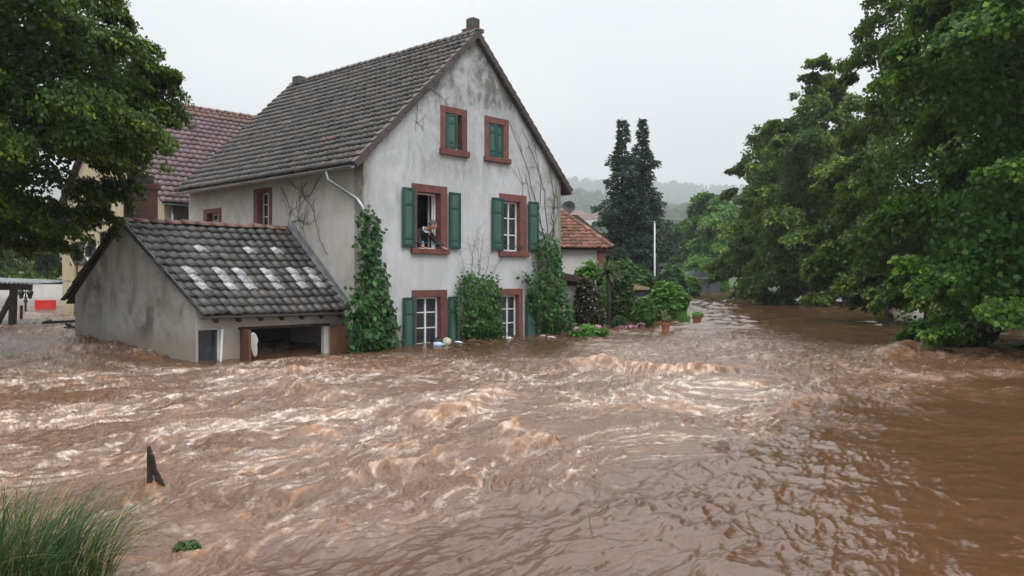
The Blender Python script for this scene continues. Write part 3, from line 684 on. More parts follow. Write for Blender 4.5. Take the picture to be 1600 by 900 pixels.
# roof of the outbuilding, with rows of glass tiles
eo = .32; s1 = (RZ-ZN)/RY; e1z = ZN-s1*eo+.13; rz = RZ+.13
shear = lambda V: np.stack([V[:, 0]-SK*V[:, 1]*(1-V[:, 0]/SL), V[:, 1], V[:, 2]], 1)
v1 = math.hypot(RY+eo, rz-e1z); u1 = SL+.10
NC, NR = 17, 12
cols = (2, 5, 7, 10, 13, 15); sk = {(c, r) for c in cols for r in (3, 4, 5)} | {(c, 8) for c in (5, 10, 13)}
V1, F1, R1, glass = tiles(NC, NR, u1/NC, v1/NR, .042, .05, .008, sk)
A1 = shear(place(V1, (-.10, -eo, e1z), (1, 0, 0), (0, RY+eo, rz-e1z), lambda u, v: -.045*np.sin(np.pi*np.clip(u/u1, 0, 1))+.012*fbm(u, v, 2, 6)))
v2 = math.hypot(BY+.3-RY, rz-(BZ-.02)); V2, F2, R2, _ = tiles(NC, 9, u1/NC, v2/9, .042, .05, .008)
A2 = shear(place(V2, (-.10, BY+.3, BZ-.15), (1, 0, 0), (0, RY-BY-.3, rz-BZ+.15)))
sroof = npmesh('roof', np.concatenate([A1, A2]), np.concatenate([F1, F2+len(A1)]), m_shroof, shed, attrs={'rnd': np.concatenate([R1, R2])})
m_gt = basic('frosted_glass_tile', (.10, .105, .11), (.50, .51, .52), 7, .22, .15, spec=.6)
for V, B in glass:
    npmesh('glass_tile', shear(place(V+np.array((0, 0, .004)), (-.10, -eo, e1z), (1, 0, 0), (0, RY+eo, rz-e1z), lambda u, v: -.045*np.sin(np.pi*np.clip(u/u1, 0, 1))+.012*fbm(u, v, 2, 6))), B, m_gt, sroof)
m = MB(); m.prism([(-eo, e1z-.02), (RY, rz-.03), (BY+.3, BZ-.18), (BY+.3, BZ-.23), (RY, rz-.10), (-eo, e1z-.08)], lambda a, b, d: (d-SK*a*(1-d/SL), a, b), -.015, SL); m.build('roof_deck', m_dwood, sroof)
m = MB(); caps(m, (-.14-SK*RY, RY, rz+.02), (SL, RY, rz+.02), 12, .11); m.build('ridge_tiles', m_ridge, sroof, smooth=True)
m = MB()                                   # dark verge boards on the gable
for (a, b) in (((-eo, e1z+.04), (RY, rz+.05)), ((RY, rz+.05), (BY+.32, BZ-.10))):
    for k in range(9):
        p = Vector((0, a[0]+(b[0]-a[0])*k/9, a[1]+(b[1]-a[1])*k/9)); q = Vector((0, a[0]+(b[0]-a[0])*(k+1.06)/9, a[1]+(b[1]-a[1])*(k+1.06)/9)); j = random.uniform(-.012, .012)
        m.bar(p+Vector((-.06+j-SK*p.y, 0, 0)), q+Vector((-.06+j-SK*q.y, 0, -.012)), .06, .075)
m.build('verge_tiles', m_shroof, sroof, bevel=.012)
m = MB(); m.bar((SL-.05, -eo+.05, e1z+.10), (SL-.05, RY, rz+.11), .16, .03); m.bar((SL-.015, -eo+.05, e1z+.17), (SL-.015, RY, rz+.18), .02, .16); m.build('lead_flashing', m_zinc, sroof)
gutter(shed, (-.10, -eo-.05, e1z-.03), (SL, -eo-.05, e1z-.05), .055, basic('dark_gutter', (.05, .05, .05), (.10, .10, .10), 4, .5, .1))
m = MB()
for k in range(7): xx = .35+k*.56; m.bar((xx, -eo+.02, e1z-.14), (xx, .1, ZN-.06), .08, .10)
m.build('rafter_ends', m_dwood, shed)
px_, pz_ = 0, 0
cs = (.08, 3.0)
o = chimney(shed, cs[0]+.0, cs[1], 1.6, 4.1, .62, .55); 
# window and garage leaves
s = MB(); s.box((max(w0, .05), .06, -1.2), (max(w0, .05)+.04, .13, wt)); s.box((max(w0, .05)+.04, .06, wt-.04), (w1, .13, wt)); s.box((w1-.05, .05, -1.2), (w1, .13, wt-.04)); s.build('window', m_wpaint, shed)
MB().box((max(w0, .05)+.04, .09, -1.2), (w1-.05, .10, wt-.04)).build('pane', m_glass, shed)
MB().box((0, -.0, -1.2), (.055, .05, wt-.02), Matrix.Translation((w1-.09, -.14, 0)) @ Matrix.Rotation(R(3), 4, 'Y')).build('window_leaf', m_wpaint, shed, bevel=.006)
MB().box((g0-.05, -.02, gt-.05), (g1+.02, .04, gt+.015)).build('lintel', m_dwood, shed, bevel=.01)
MB().box((g1-.13, .02, -1.2), (g1, .16, gt-.07)).build('door_post', m_wpaint, shed, bevel=.008)
def leaf_door(x, y, ang, wd, top):
    M = Matrix.Translation((x, y, 0)) @ Matrix.Rotation(ang, 4, 'Z'); m = MB()
    m.box((0, -.025, -1.1), (wd, .0, top), M)
    for k in range(int(wd/.11)): m.box((k*.11+.004, -.038, -1.1), (k*.11+.106, -.024, top-.002), M)
    m.box((0, .0, -1.1), (.09, .03, top-.003), M); m.box((wd-.09, .0, -1.1), (wd, .03, top-.003), M); m.box((.09, .0, top-.12), (wd-.09, .03, top-.004), M); m.box((.09, .0, top-.62), (wd-.09, .03, top-.52), M)
    return m.build('door', m_bwood, shed, bevel=.005)
leaf_door(g0+.02, -.06, R(-104), .62, gt-.02)
leaf_door(g1+.02, -.05, R(-30), .78, gt-.03)
leaf_door(g1+.02+.78*math.cos(R(30)), -.05-.78*math.sin(R(30)), R(62), .30, gt-.05)
# white pointed board hanging at the left door leaf
bp = SF.world(sx(383)+.02, -.42, 0)
bz0, bz1 = at(0, 557, bp.y).z, at(0, 519, bp.y).z
pl = []
for k in range(24):
    t = 2*math.pi*k/24; zz = math.sin(t); ww = .095*abs(math.cos(t))**.8*(1 if math.cos(t) > 0 else -1)*(1.15 if zz > 0 else .75); pl.append((ww, (zz+1)/2*(bz1-bz0)))
brd = MB().prism(pl, lambda a, b, d: (a, d, b), -.02, .02).build('board', basic('grey_white_paint', (.38, .39, .39), (.55, .55, .54), 6, .5, .1), None, bevel=.008)
brd.location = (bp.x, bp.y, bz0); brd.rotation_euler = (R(4), R(-7), R(20)); tag(brd, 'white pointed oval board hanging by the open brown garage door', 'board')
# ------------------------------------------------------------------ barn behind
BO = HO+D2*11.5+D1*.2; BF = Frame(BO); BW = 9.6
barn = thing('barn', 'tall cream building with plum coloured roof, octagonal and oval windows, behind the white house', 'house', (BO[0], BO[1], 0), HANG)
be, ba = 4.55, 8.75
ow = [BF.onX(*p) for p in ((112, 384), (121, 380), (134, 380), (134, 412), (112, 412))]
ov = [BF.onX(143+9.*math.cos(t), 393+13.5*math.sin(t)) for t in [2*math.pi*k/16 for k in range(16)]]
rw = [BF.onX(*p) for p in ((158, 364), (169, 362), (169, 381), (158, 382))]
fb = lambda a, b, d: (d, a, b)
MB().panel([(0, -1), (0, be), (BW/2, ba), (BW, be), (BW, -1)], [ow, ov, rw], fb, .35).build('gable_wall', m_cream, barn)
m_stonewall = basic('rubble_stone', (.07, .06, .05), (.16, .14, .115), 4, .9, .8, fine=6, bd=.06)
MB().panel([(.35, -1), (9, -1), (9, be), (.35, be)], [], lambda a, b, d: (a, d, b), .35).build('side_wall', m_stonewall, barn)
MB().box((.36, .36, -1), (9, BW-.3, be-.1)).build('inner_walls', m_dark, barn)
def ring(poly, grow, d0, d1, f3):
    cx = sum(p[0] for p in poly)/len(poly); cz = sum(p[1] for p in poly)/len(poly); m = MB()
    outer = [(cx+(a-cx)*grow, cz+(b-cz)*grow) for a, b in poly]; n = len(poly)
    for k in range(n):
        l = (k+1) % n; m.prism([poly[k], poly[l], outer[l], outer[k]], f3, d0, d1)
    return m
for poly, gmat, grow in ((ow, m_dwood, 1.18), (ov, m_wpaint, 1.22), (rw, m_conc, 1.2)):
    s = ring(poly, grow, -.03, .12, fb).build('window', gmat, barn)
    MB().prism(poly, fb, .15, .17).build('pane', glassmat('murky_glass', (.05, .055, .06)), s)
pb = BF.onX(100, 400); m = MB()
m.tube([(-.10, BW-.3, 4.3), (-.10, BW-.6, 3.0), (-.12, BW-1.6, 2.3), (-.12, BW-1.75, 2.0), (-.12, BW-1.75, -.5)], .05, 8); m.build('downpipe', basic('ochre_pipe', (.25, .21, .12), (.34, .29, .17), 4, .5, .1), barn, smooth=True)
m = MB(); q = BF.onX(128, 410); m.tube([(-.3, q[0]-.5, q[1]), (-.25, q[0]-.2, q[1]+.05), (-.15, q[0]+.1, q[1]-.1), (-.12, q[0]+.12, -.3)], .03, 7); m.build('wall_pipe', m_conc, barn, smooth=True)
bo_ = .35; bs = (ba-be)/(BW/2); bez = be-bs*bo_+.12; bap = ba+.14; vb = math.hypot(BW/2+bo_, bap-bez); ub = 9.4
V1, F1, R1, _ = tiles(36, 21, ub/36, vb/21, .045, .05); Aa = place(V1, (-.25, -bo_, bez), (1, 0, 0), (0, BW/2+bo_, bap-bez))
V2, F2, R2, _ = tiles(36, 21, ub/36, vb/21, .045, .05); Ab = place(V2, (-.25, BW+bo_, bez), (1, 0, 0), (0, -BW/2-bo_, bap-bez))
rb = npmesh('roof', np.concatenate([Aa, Ab]), np.concatenate([F1, F2+len(Aa)]), m_barnroof, barn, attrs={'rnd': np.concatenate([R1, R2])})
MB().prism([(-bo_, bez-.02), (BW/2, bap-.03), (BW+bo_, bez-.02), (BW+bo_, bez-.1), (BW/2, bap-.14), (-bo_, bez-.1)], lambda a, b, d: (d, a, b), -.2, 9.1).build('roof_deck', m_dwood, rb)
m = MB(); caps(m, (-.28, BW/2, bap+.03), (9.2, BW/2, bap+.03), 26, .13); m.build('ridge_tiles', m_ridge, rb, smooth=True)
V3, F3, R3, _ = tiles(36, 2, ub/36, vb/21, .047, .055)
V3[:, 1] += vb-2*vb/21; V3[:, 2] += .012
npmesh('top_course', place(V3, (-.25, -bo_, bez), (1, 0, 0), (0, BW/2+bo_, bap-bez)), F3, m_ridge, rb, attrs={'rnd': R3*.6})
MB().tube([(.25, -.1, bez-.05), (.25, -.1, be-.9), (.2, -.12, be-1.1), (.2, -.12, -.5)], .06, 9).build('downpipe', m_zinc, barn, smooth=True)
gutter(barn, (-.2, -bo_-.06, bez-.03), (9, -bo_-.06, bez-.05), .06)
# ------------------------------------------------------------------ houses and sheds beyond
def gable_house(name, label, cat, loc, rz, L, W, h, rise, wallm, roofm, nr=14, nc=26, group=None, wins=(), ov=.3, tiled=True):
    t = thing(name, label, cat, loc, rz, group)       # ridge along local x, front wall at y = 0
    MB().box((0, 0, -2), (L, W, h)).build('wall', wallm, t)
    m = MB(); m.prism([(0, h), (W/2, h+rise-.05), (W, h)], lambda a, b, d: (d, a, b), .0, L); m.build('gable', wallm, t)
    s = rise/(W/2); z0 = h-s*ov+.08
    if tiled:
        vl = math.hypot(W/2+ov, rise+s*ov); parts = []
        for y0, sg in ((-ov, 1), (W+ov, -1)):
            V, Fc, Rr, _ = tiles(nc, nr, (L+.4)/nc, vl/nr, .04, .05, .008); parts.append((place(V, (-.2, y0, z0), (1, 0, 0), (0, sg*(W/2+ov), rise+s*ov)), Fc, Rr))
        r = npmesh('roof', np.concatenate([parts[0][0], parts[1][0]]), np.concatenate([parts[0][1], parts[1][1]+len(parts[0][0])]), roofm, t, attrs={'rnd': np.concatenate([parts[0][2], parts[1][2]])})
        MB().prism([(-ov, z0-.02), (W/2, h+rise+.05), (W+ov, z0-.02), (W+ov, z0-.12), (W/2, h+rise-.08), (-ov, z0-.12)], lambda a, b, d: (d, a, b), -.17, L+.17).build('roof_deck', m_dwood, r)
        m = MB(); caps(m, (-.2, W/2, h+rise+.1), (L+.2, W/2, h+rise+.1), 18, .12); m.build('ridge_tiles', roofm, r)
    else:
        MB().prism([(-ov, z0), (W/2, h+rise+.08), (W+ov, z0), (W+ov, z0-.15), (W/2, h+rise-.1), (-ov, z0-.15)], lambda a, b, d: (d, a, b), -.2, L+.2).build('roof', roofm, t)
    for (x0, x1, za, zb) in wins:
        f = MB().box((x0, -.05, za), (x1, .02, zb)).build('window', m_wpaint, t)
        MB().box((x0+.08, -.065, za+.08), (x1-.08, -.045, zb-.08)).build('pane', m_glass, f)
    return t
oh = at(957, 388, 33.5)                     # eave corner of the orange-roofed house, hipped at its right end
ot = thing('cottage', 'white cottage with weathered orange tiled hip roof just right of the big house', 'house', (oh.x-.25, oh.y+.3, 0), R(3))
ez_, rz_, OL, OW = oh.z, at(876, 318, 35.5).z+.15, 6.0, 5.4
MB().box((-OL, .0, -1), (-.05, OW, ez_)).build('wall', m_white, ot)
hipx = -2.15
qs = []
V, Fc, Rr, _ = tiles(26, 15, (OL+.6)/26, math.hypot(OW/2+.3, rz_-ez_)/15, .04, .045, .008)
P_ = place(V, (-OL-.3, -.3, ez_), (1, 0, 0), (0, OW/2+.3, rz_-ez_)); fr_ = (P_[:, 2]-ez_)/(rz_-ez_)
lim = .28+(hipx-.28)*fr_
cen = P_[Fc].mean(1); cl = .28+(hipx-.28)*((cen[:, 2]-ez_)/(rz_-ez_)); keep = cen[:, 0] < cl+.05
P_[:, 0] = np.minimum(P_[:, 0], lim+.04)
V2, F2, R2, _ = tiles(22, 15, (OW+.6)/22, math.hypot(hipx-.3, rz_-ez_)/15, .04, .045, .008)
Q_ = place(V2, (.3, -.3, ez_), (0, 1, 0), (hipx-.3, 0, rz_-ez_)); g_ = np.clip((Q_[:, 2]-ez_)/(rz_-ez_), 0, 1)
Q_[:, 1] = np.clip(Q_[:, 1], -.3+(OW/2+.3)*g_, OW+.3-(OW/2+.3)*g_)
ro_ = npmesh('roof', np.concatenate([P_, Q_]), np.concatenate([Fc[keep], F2+len(P_)]), m_orange, ot, attrs={'rnd': np.concatenate([Rr, R2])})
D_ = MB(); D_.add([(-OL-.3, -.28, ez_-.06), (.26, -.28, ez_-.06), (.26, OW+.28, ez_-.06), (-OL-.3, OW+.28, ez_-.06), (-OL-.3, OW/2, rz_-.05), (hipx, OW/2, rz_-.05)], [(0, 1, 5, 4), (1, 2, 5), (2, 3, 4, 5), (0, 4, 3), (3, 2, 1, 0)]); D_.build('roof_deck', m_dwood, ro_)
m = MB(); caps(m, (.3, -.3, ez_+.05), (hipx, OW/2, rz_+.06), 12, .11); caps(m, (hipx, OW/2, rz_+.06), (-OL, OW/2, rz_+.06), 11, .11); m.build('ridge_tiles', m_orange, ro_)
MB().box((-.35, -.12, ez_-1.1), (.0, .25, ez_-.04)).build('corner_stone', m_stone, ot, bevel=.02)
b = at(948, 372, 40)
bh = thing('house', 'brown roofed house with a roof window and satellite dish behind the orange roofed cottage', 'house', (b.x, b.y, 0), R(14))
zt = at(905, 337, 40).z; ze_ = at(950, 374, 40).z
MB().box((-6, 0, -1), (-.2, 6, ze_-.05)).build('wall', m_white, bh)
rr_ = MB().prism([(.15, ze_-.1), (-1.55, zt), (-5.2, zt), (-6.2, ze_-.1)], lambda a, b, d: (a, d, b), -.15, 6.2).build('roof', tilemat('brown_roof_tile', [(0, (.06, .03, .026)), (1, (.11, .055, .045))], (.09, .07, .05), .6), bh)
MB().add([(-.15, -.16, ze_+.1), (-.62, -.16, ze_+.42), (-.62, .25, ze_+.46), (-.15, .25, ze_+.14)], [(0, 1, 2, 3)]).build('roof_window', m_wpaint, bh)
m = MB(); m.lathe([(.02, -.09), (.2, -.05), (.33, .03), (.36, .08), (.34, .08), (.2, -.02), (.02, -.06)], (0, 0, 0), 16); m.tube([(0, 0, -.06), (.0, .05, -.3), (0, .45, -.5)], .025, 6); m.tube([(.0, .3, .02), (0, .05, .34)], .012, 5)
d = m.build('dish', m_iron, bh, smooth=True); d.location = (-1.9, .2, zt+.35); d.rotation_euler = (R(65), 0, R(-30))
for (px, py, Y, L, label, rx) in ((922, 343, 800, 16, 'white house with pale red roof on the misty hillside left of the spruces', -8), (1043, 340, 840, 17, 'pale house with orange roof in the mist right of the spruces', 12), (903, 338, 860, 14, 'small pale roof in the mist above the brown roofed house', 5)):
    p = at(px, py, Y); zb = tz(p.x, p.y)
    hh = max(8, p.z-zb)
    gable_house('hillside_house', label, 'house', (p.x-L/2, p.y, zb), R(rx), L, 14, hh, 6.5, m_white, m_orange, 6, 10, group='houses on the misty hill', wins=[(2.4, 4.4, hh-4.0, hh-1.6), (L-4.6, L-2.6, hh-4.0, hh-1.6)])
# annex with dark bargeboard on the right side of the old house
axl = HF.onY(884, 400, 1.3)[0]; axr = HF.onY(917, 437, 1.3)[0]; zl = HF.onY(878, 418, 1.0)[1]; zr = HF.onY(917, 437, 1.0)[1]
ao = HF.world(GW, 1.3)
an = thing('annex', 'white annex with dark brown sloping roof leaning on the right of the old house', 'annex', (ao.x, ao.y, 0), HANG)
aw = axr-GW-.15; zw = zr+.05
MB().panel([(.02, -1), (aw-.22, -1), (aw-.22, zw-.28), (.02, zw-.28)], [[(.06, -.9), (.30, -.9), (.30, zw-.85), (.06, zw-.85)]], fg, .2).build('wall', m_white, an)
MB().box((.07, .06, -.9), (.29, .1, zw-.86)).build('door', m_wpaint, an)
MB().box((aw-.42, .2, -1), (aw-.22, 3.4, zw-.3)).build('wall', m_white, an)
MB().prism([(.02, zw-.275), (aw-.2, zw-.275), (aw-.2, zw-.02), (.02, zl-.1)], fg, .03, .2).build('gable_board', m_dwood, an)
MB().prism([(-.06, zl+.02), (aw+.12, zr-.02), (aw+.12, zr-.24), (-.06, zl-.20)], fg, -.32, -.26).build('bargeboard', m_dwood, an, bevel=.008)
MB().prism([(-.06, zl+.05), (aw+.16, zr+.0), (aw+.16, zr-.08), (-.06, zl-.03)], fg, -.257, 3.6).build('roof', tilemat('annex_roof_tile', [(0, (.05, .03, .026)), (1, (.09, .05, .042))], (.06, .05, .04)), an)
# low dark buildings at the end of the water, garden shed
p0, p1 = at(1062, 449, 96), at(1128, 449, 96)
lb = thing('long_shed', 'long dark shed with pale green grey roof at the far end of the flooded garden', 'shed', (p0.x, p0.y, p0.z-.4), 0)
Lb = p1.x-p0.x; zt1 = at(0, 434, 96).z-p0.z+.4; zt2 = at(0, 424, 99).z-p0.z+.4
m_dgrey = basic('dark_boards', (.03, .034, .038), (.06, .066, .072), 3, .8, .2, (8, 8, .5)); m_felt = basic('green_felt_roof', (.12, .155, .145), (.18, .215, .20), 2, .8, .2)
MB().box((0, 0, -.6), (Lb, 4, zt1)).build('wall', m_dgrey, lb)
MB().add([(-.2, -.3, zt1), (Lb+.2, -.3, zt1), (Lb+.2, 3.5, zt2+.1), (-.2, 3.5, zt2+.1), (-.2, -.3, zt1-.15), (Lb+.2, -.3, zt1-.15), (Lb+.2, 3.5, zt2-.1), (-.2, 3.5, zt2-.1)], [(0, 1, 2, 3), (7, 6, 5, 4), (0, 4, 5, 1), (1, 5, 6, 2), (2, 6, 7, 3), (3, 7, 4, 0)]).build('roof', m_felt, lb)
MB().box((Lb*.35, -.03, .1), (Lb*.35+.9, .01, zt1-.15)).build('door', m_iron, lb)
p0 = at(1037, 440, 112); zg = .6
pv = thing('pavilion', 'flat roofed dark pavilion on brown posts behind the long shed', 'shed', (p0.x, p0.y, zg), 0); zt1 = at(0, 411, 112).z-zg
MB().box((-.2, -.3, zt1-.45), (3.0, 3, zt1)).build('roof', m_dgrey, pv, bevel=.02)
for xx in (.1, 1.55, 2.8): MB().box((xx-.12, 0, -1), (xx+.12, .24, zt1-.45)).build('post', m_bwood, pv)
MB().box((-.1, 2.6, -1), (2.9, 2.8, zt1-.46)).build('rear_wall', m_dark, pv)
p0, p1 = at(978, 452, 37), at(1010, 452, 37)
gs = thing('garden_shed', 'grey garden shed with flat wooden roof edge behind the rounded shrub', 'shed', (p0.x, p0.y, 0), 0); Lg = p1.x-p0.x; zg = at(0, 447, 37).z
MB().box((0, 0, -1), (Lg, 2.2, zg-.08)).build('wall', m_dgrey, gs)
MB().prism([(-.1, zg-.02), (Lg*.5, zg+.06), (Lg+.12, zg-.06), (Lg+.12, zg-.17), (-.1, zg-.17)], fg, -.15, 2.3).build('roof', basic('weathered_wood', (.2, .14, .08), (.36, .27, .18), 5, .8, .3, (.5, 4, 4)), gs)
# ------------------------------------------------------------------ left: wall, shelter, lamp, container
wy = 52.; a0, a1 = at(-160, 438, wy), at(104, 438, wy); lw = thing('garden_wall', 'white rendered garden wall across the flooded yard beyond the outbuilding', 'wall', (a0.x, wy, 0), 0)
zt_ = a0.z
MB().box((0, 0, -1), (a1.x-a0.x, .3, zt_-.1)).build('wall', m_white, lw); MB().box((-.03, -.05, zt_-.1), (a1.x-a0.x+.03, .35, zt_)).build('coping', m_conc, lw, bevel=.015)
p0 = at(54, 468, 48); zq = wz(p0.x, 48)
rb_ = thing('container', 'red plastic container half sunk in front of the white garden wall', 'container', (p0.x, 48, zq), 0); m_red = basic('red_plastic', (.50, .018, .015), (.62, .03, .022), 2, .4, .05)
ww = 25/F*48; hh = 13.0/F*48
m = MB(); m.box((0, 0, -.25), (ww, .6, hh-.04)); [m.box((ww*k/6-.02, -.018, -.2), (ww*k/6+.02, 0, hh-.05)) for k in range(1, 6)]; m.build('body', m_red, rb_, bevel=.01)
MB().box((-.02, -.03, hh-.04), (ww+.02, .63, hh)).build('lid', m_red, rb_, bevel=.01)
sp = at(16, 525, 22.5); zq = wz(sp.x, 22.5)
st = thing('shelter', 'small open shelter with corrugated roof on dark braced posts at left edge', 'shelter', (sp.x, 22.5, 0), R(6))
top = at(0, 452, 22.5).z; m = MB()
MB().bar((0, 0, -1.1), (.09, 0, top), .16, .16).build('post', m_wet, st, bevel=.01)
MB().bar((-2.6, 0, -1.1), (-2.6, 0, top), .16, .16).build('post', m_wet, st, bevel=.01)
MB().bar((-.72, .02, -.3), (.06, .02, top-.12), .09, .13).build('brace', m_wet, st, bevel=.01)
MB().bar((-2.9, 0, top+.06), (.56, 0, top+.06), .14, .16).build('beam', m_wet, st, bevel=.01)
MB().bar((-2.9, 1.9, top+.16), (.56, 1.9, top+.2), .12, .14).build('beam', m_wet, st, bevel=.01)
xs_ = np.linspace(-3.0, .66, 230); ysv = np.array([-.35, 1., 2.3]); Xc, Yc = np.meshgrid(xs_, ysv); Zc = top+.19+.022*np.sin(Xc*2*np.pi/.115)+.03*Yc+.10*(-Xc)*.35
Vc = np.stack([Xc, Yc, Zc], -1).reshape(-1, 3); n_ = len(xs_); ii = np.arange(3*n_).reshape(3, n_)
Fc = np.stack([ii[:-1, :-1], ii[:-1, 1:], ii[1:, 1:], ii[1:, :-1]], -1).reshape(-1, 4)
npmesh('roof', Vc, Fc, basic('corrugated_sheet', (.16, .165, .165), (.36, .37, .37), 3, .5, .2), st, smooth=True).modifiers.new('solid', 'SOLIDIFY').thickness = .012
lp = at(40, 482, 31); zq = wz(lp.x, lp.y)
lm = thing('street_lamp', 'black iron lamp with twin lanterns, its post drowned in the yard', 'lamp', (lp.x, lp.y, zq), 0)
pz = at(0, 462, 31).z-zq
m = MB(); m.tube([(0, 0, -1.2), (0, 0, pz-.05)], [.05, .035], 8); m.ball((0, 0, pz-.2), .08, 8); m.tube([(-.2, 0, pz-.10), (-.1, 0, pz-.02), (0, 0, pz-.14), (.1, 0, pz-.02), (.2, 0, pz-.10)], .018, 6); m.tube([(0, 0, pz-.1), (0, 0, pz+.35)], [.03, .012], 6); m.build('post', m_iron, lm)
for sx_ in (-.17, .17):
    m = MB(); z = pz-.12
    m.lathe([(.05, z), (.13, z+.22), (.15, z+.24), (.11, z+.30), (.03, z+.37), (.01, z+.42)], (sx_, 0, 0), 6); m.build('lantern', m_iron, lm)
for (px, y0, y1, Y, label) in ((32, 487, 509, 25, 'thin dark stake standing in the water beside the shelter post'),):
    p = at(px, y1, Y); m = MB(); m.tube([(0, 0, -.6), (.02, 0, 0), (.03, 0, (y1-y0)/F*Y)], [.05, .045, .04], 7); o = m.build('stake', m_wet); o.location = (p.x, Y, wz(p.x, Y)); tag(o, label, 'stake')
for (px, py, Y, L, rz, tl, w_, label) in ((97, 511, 22.4, 1.0, 6, 3, .13, 'dark plank floating beside the outbuilding, the upper of two'), (128, 518, 21.6, .85, 22, 8, .10, 'dark plank floating tilted against the outbuilding corner, the lower of two'), (112, 520, 21.3, .5, -25, -14, .04, 'thin branch floating between the two planks')):
    p = at(px, py, Y); m = MB(); m.box((-L/2, -w_/2, -.035), (L/2, w_/2, .035)); m.box((-L/2+.1, -w_/2-.01, .034), (-L/2+.2, w_/2+.01, .06))
    o = m.build('plank' if w_ > .05 else 'branch', m_wet, bevel=.008); o.location = (p.x, Y, wz(p.x, Y)+.08); o.rotation_euler = (R(8), R(-tl), R(rz)); tag(o, label, 'plank' if w_ > .05 else 'branch')
# broken post in the rapids
bp = at(238, 766, 6.72); sw_ = thing('broken_post', 'broken dark wooden post with slanted boards standing in the brown rapids', 'post', (bp.x, bp.y, 0), R(8)); sw_.scale = (.82, .8, 1)
H_ = at(0, 697, 6.72).z
MB().prism([(-.045, -.5), (.0, -.5), (.0, H_*.80), (-.028, H_), (-.045, H_*.99)], fg, -.03, .04).build('post', m_wet, sw_, bevel=.004)
MB().prism([(-.005, H_*.86), (.025, H_*.80), (.055, H_*.42), (.045, H_*.38), (.0, H_*.44)], fg, -.045, -.015).build('board', m_wet, sw_, bevel=.004)
MB().prism([(.0, H_*.50), (.05, H_*.44), (.12, H_*.10), (.135, -.05), (.08, -.10)], fg, -.02, .015).build('board', m_wet, sw_, bevel=.004)
# lamp pole on the garden, post under the lindens
p = at(1023, 452, 46); t = thing('lamp_pole', 'tall slim white pole in front of the twin spruces', 'pole', (p.x, p.y, 0), 0); hz2 = at(0, 347, 46).z
m = MB(); m.tube([(0, 0, -1), (0, 0, 1.2), (0, 0, hz2)], [.06, .055, .04], 8); m.build('pole', basic('pale_pole', (.45, .47, .48), (.6, .62, .63), 2, .5, .05), t, smooth=True); MB().ball((0, 0, hz2), .06, 8).build('cap', m_zinc, t)
p = at(1385, 506, 32); m = MB(); m.tube([(0, 0, -.8), (0, 0, .55), (0, 0, 1.02)], [.10, .09, .085], 9); o = m.build('bollard', m_conc, smooth=True); o.location = (p.x, p.y, wz(p.x, p.y)-.1); tag(o, 'grey post standing in the water under the lindens', 'post')
# ------------------------------------------------------------------ foliage
def unit(a): return a/np.maximum(np.linalg.norm(a, axis=1, keepdims=True), 1e-6)
def leaves(P, N, T, size, wid=.42, r=rng, cup=.12):
    N = unit(N); T = unit(T-N*(T*N).sum(1, keepdims=True)); S = np.cross(N, T); s = size[:, None]
    V = np.stack([P, P+T*s*.42+S*s*wid+N*s*cup, P+T*s-N*s*cup*.6, P+T*s*.42-S*s*wid+N*s*cup], 1).reshape(-1, 3)
    return V, np.arange(len(P)*4).reshape(-1, 4)
def inpoly(p, P):
    x, y = p[:, 0], p[:, 1]; ins = np.zeros(len(p), bool); n = len(P)
    for i in range(n):
        (x0, y0), (x1, y1) = P[i], P[(i+1) % n]
        if y0 == y1: continue
        c = (y0 > y) != (y1 > y); ins ^= c & (x < (x1-x0)*(y-y0)/(y1-y0)+x0)
    return ins
def edgedist(p, P):
    d = np.full(len(p), 1e9); n = len(P)
    for i in range(n):
        a = np.array(P[i]); b = np.array(P[(i+1) % n]); e = b-a; L = e @ e
        t = np.clip(((p-a) @ e)/max(L, 1e-9), 0, 1); d = np.minimum(d, np.linalg.norm(p-a-t[:, None]*e, axis=1))
    return d
def sample(P, n, r):
    P = np.array(P); lo, hi = P.min(0), P.max(0); o = np.zeros((0, 2))
    while len(o) < n: q = r.uniform(lo, hi, (n*2, 2)); o = np.concatenate([o, q[inpoly(q, P)]])
    return o[:n]
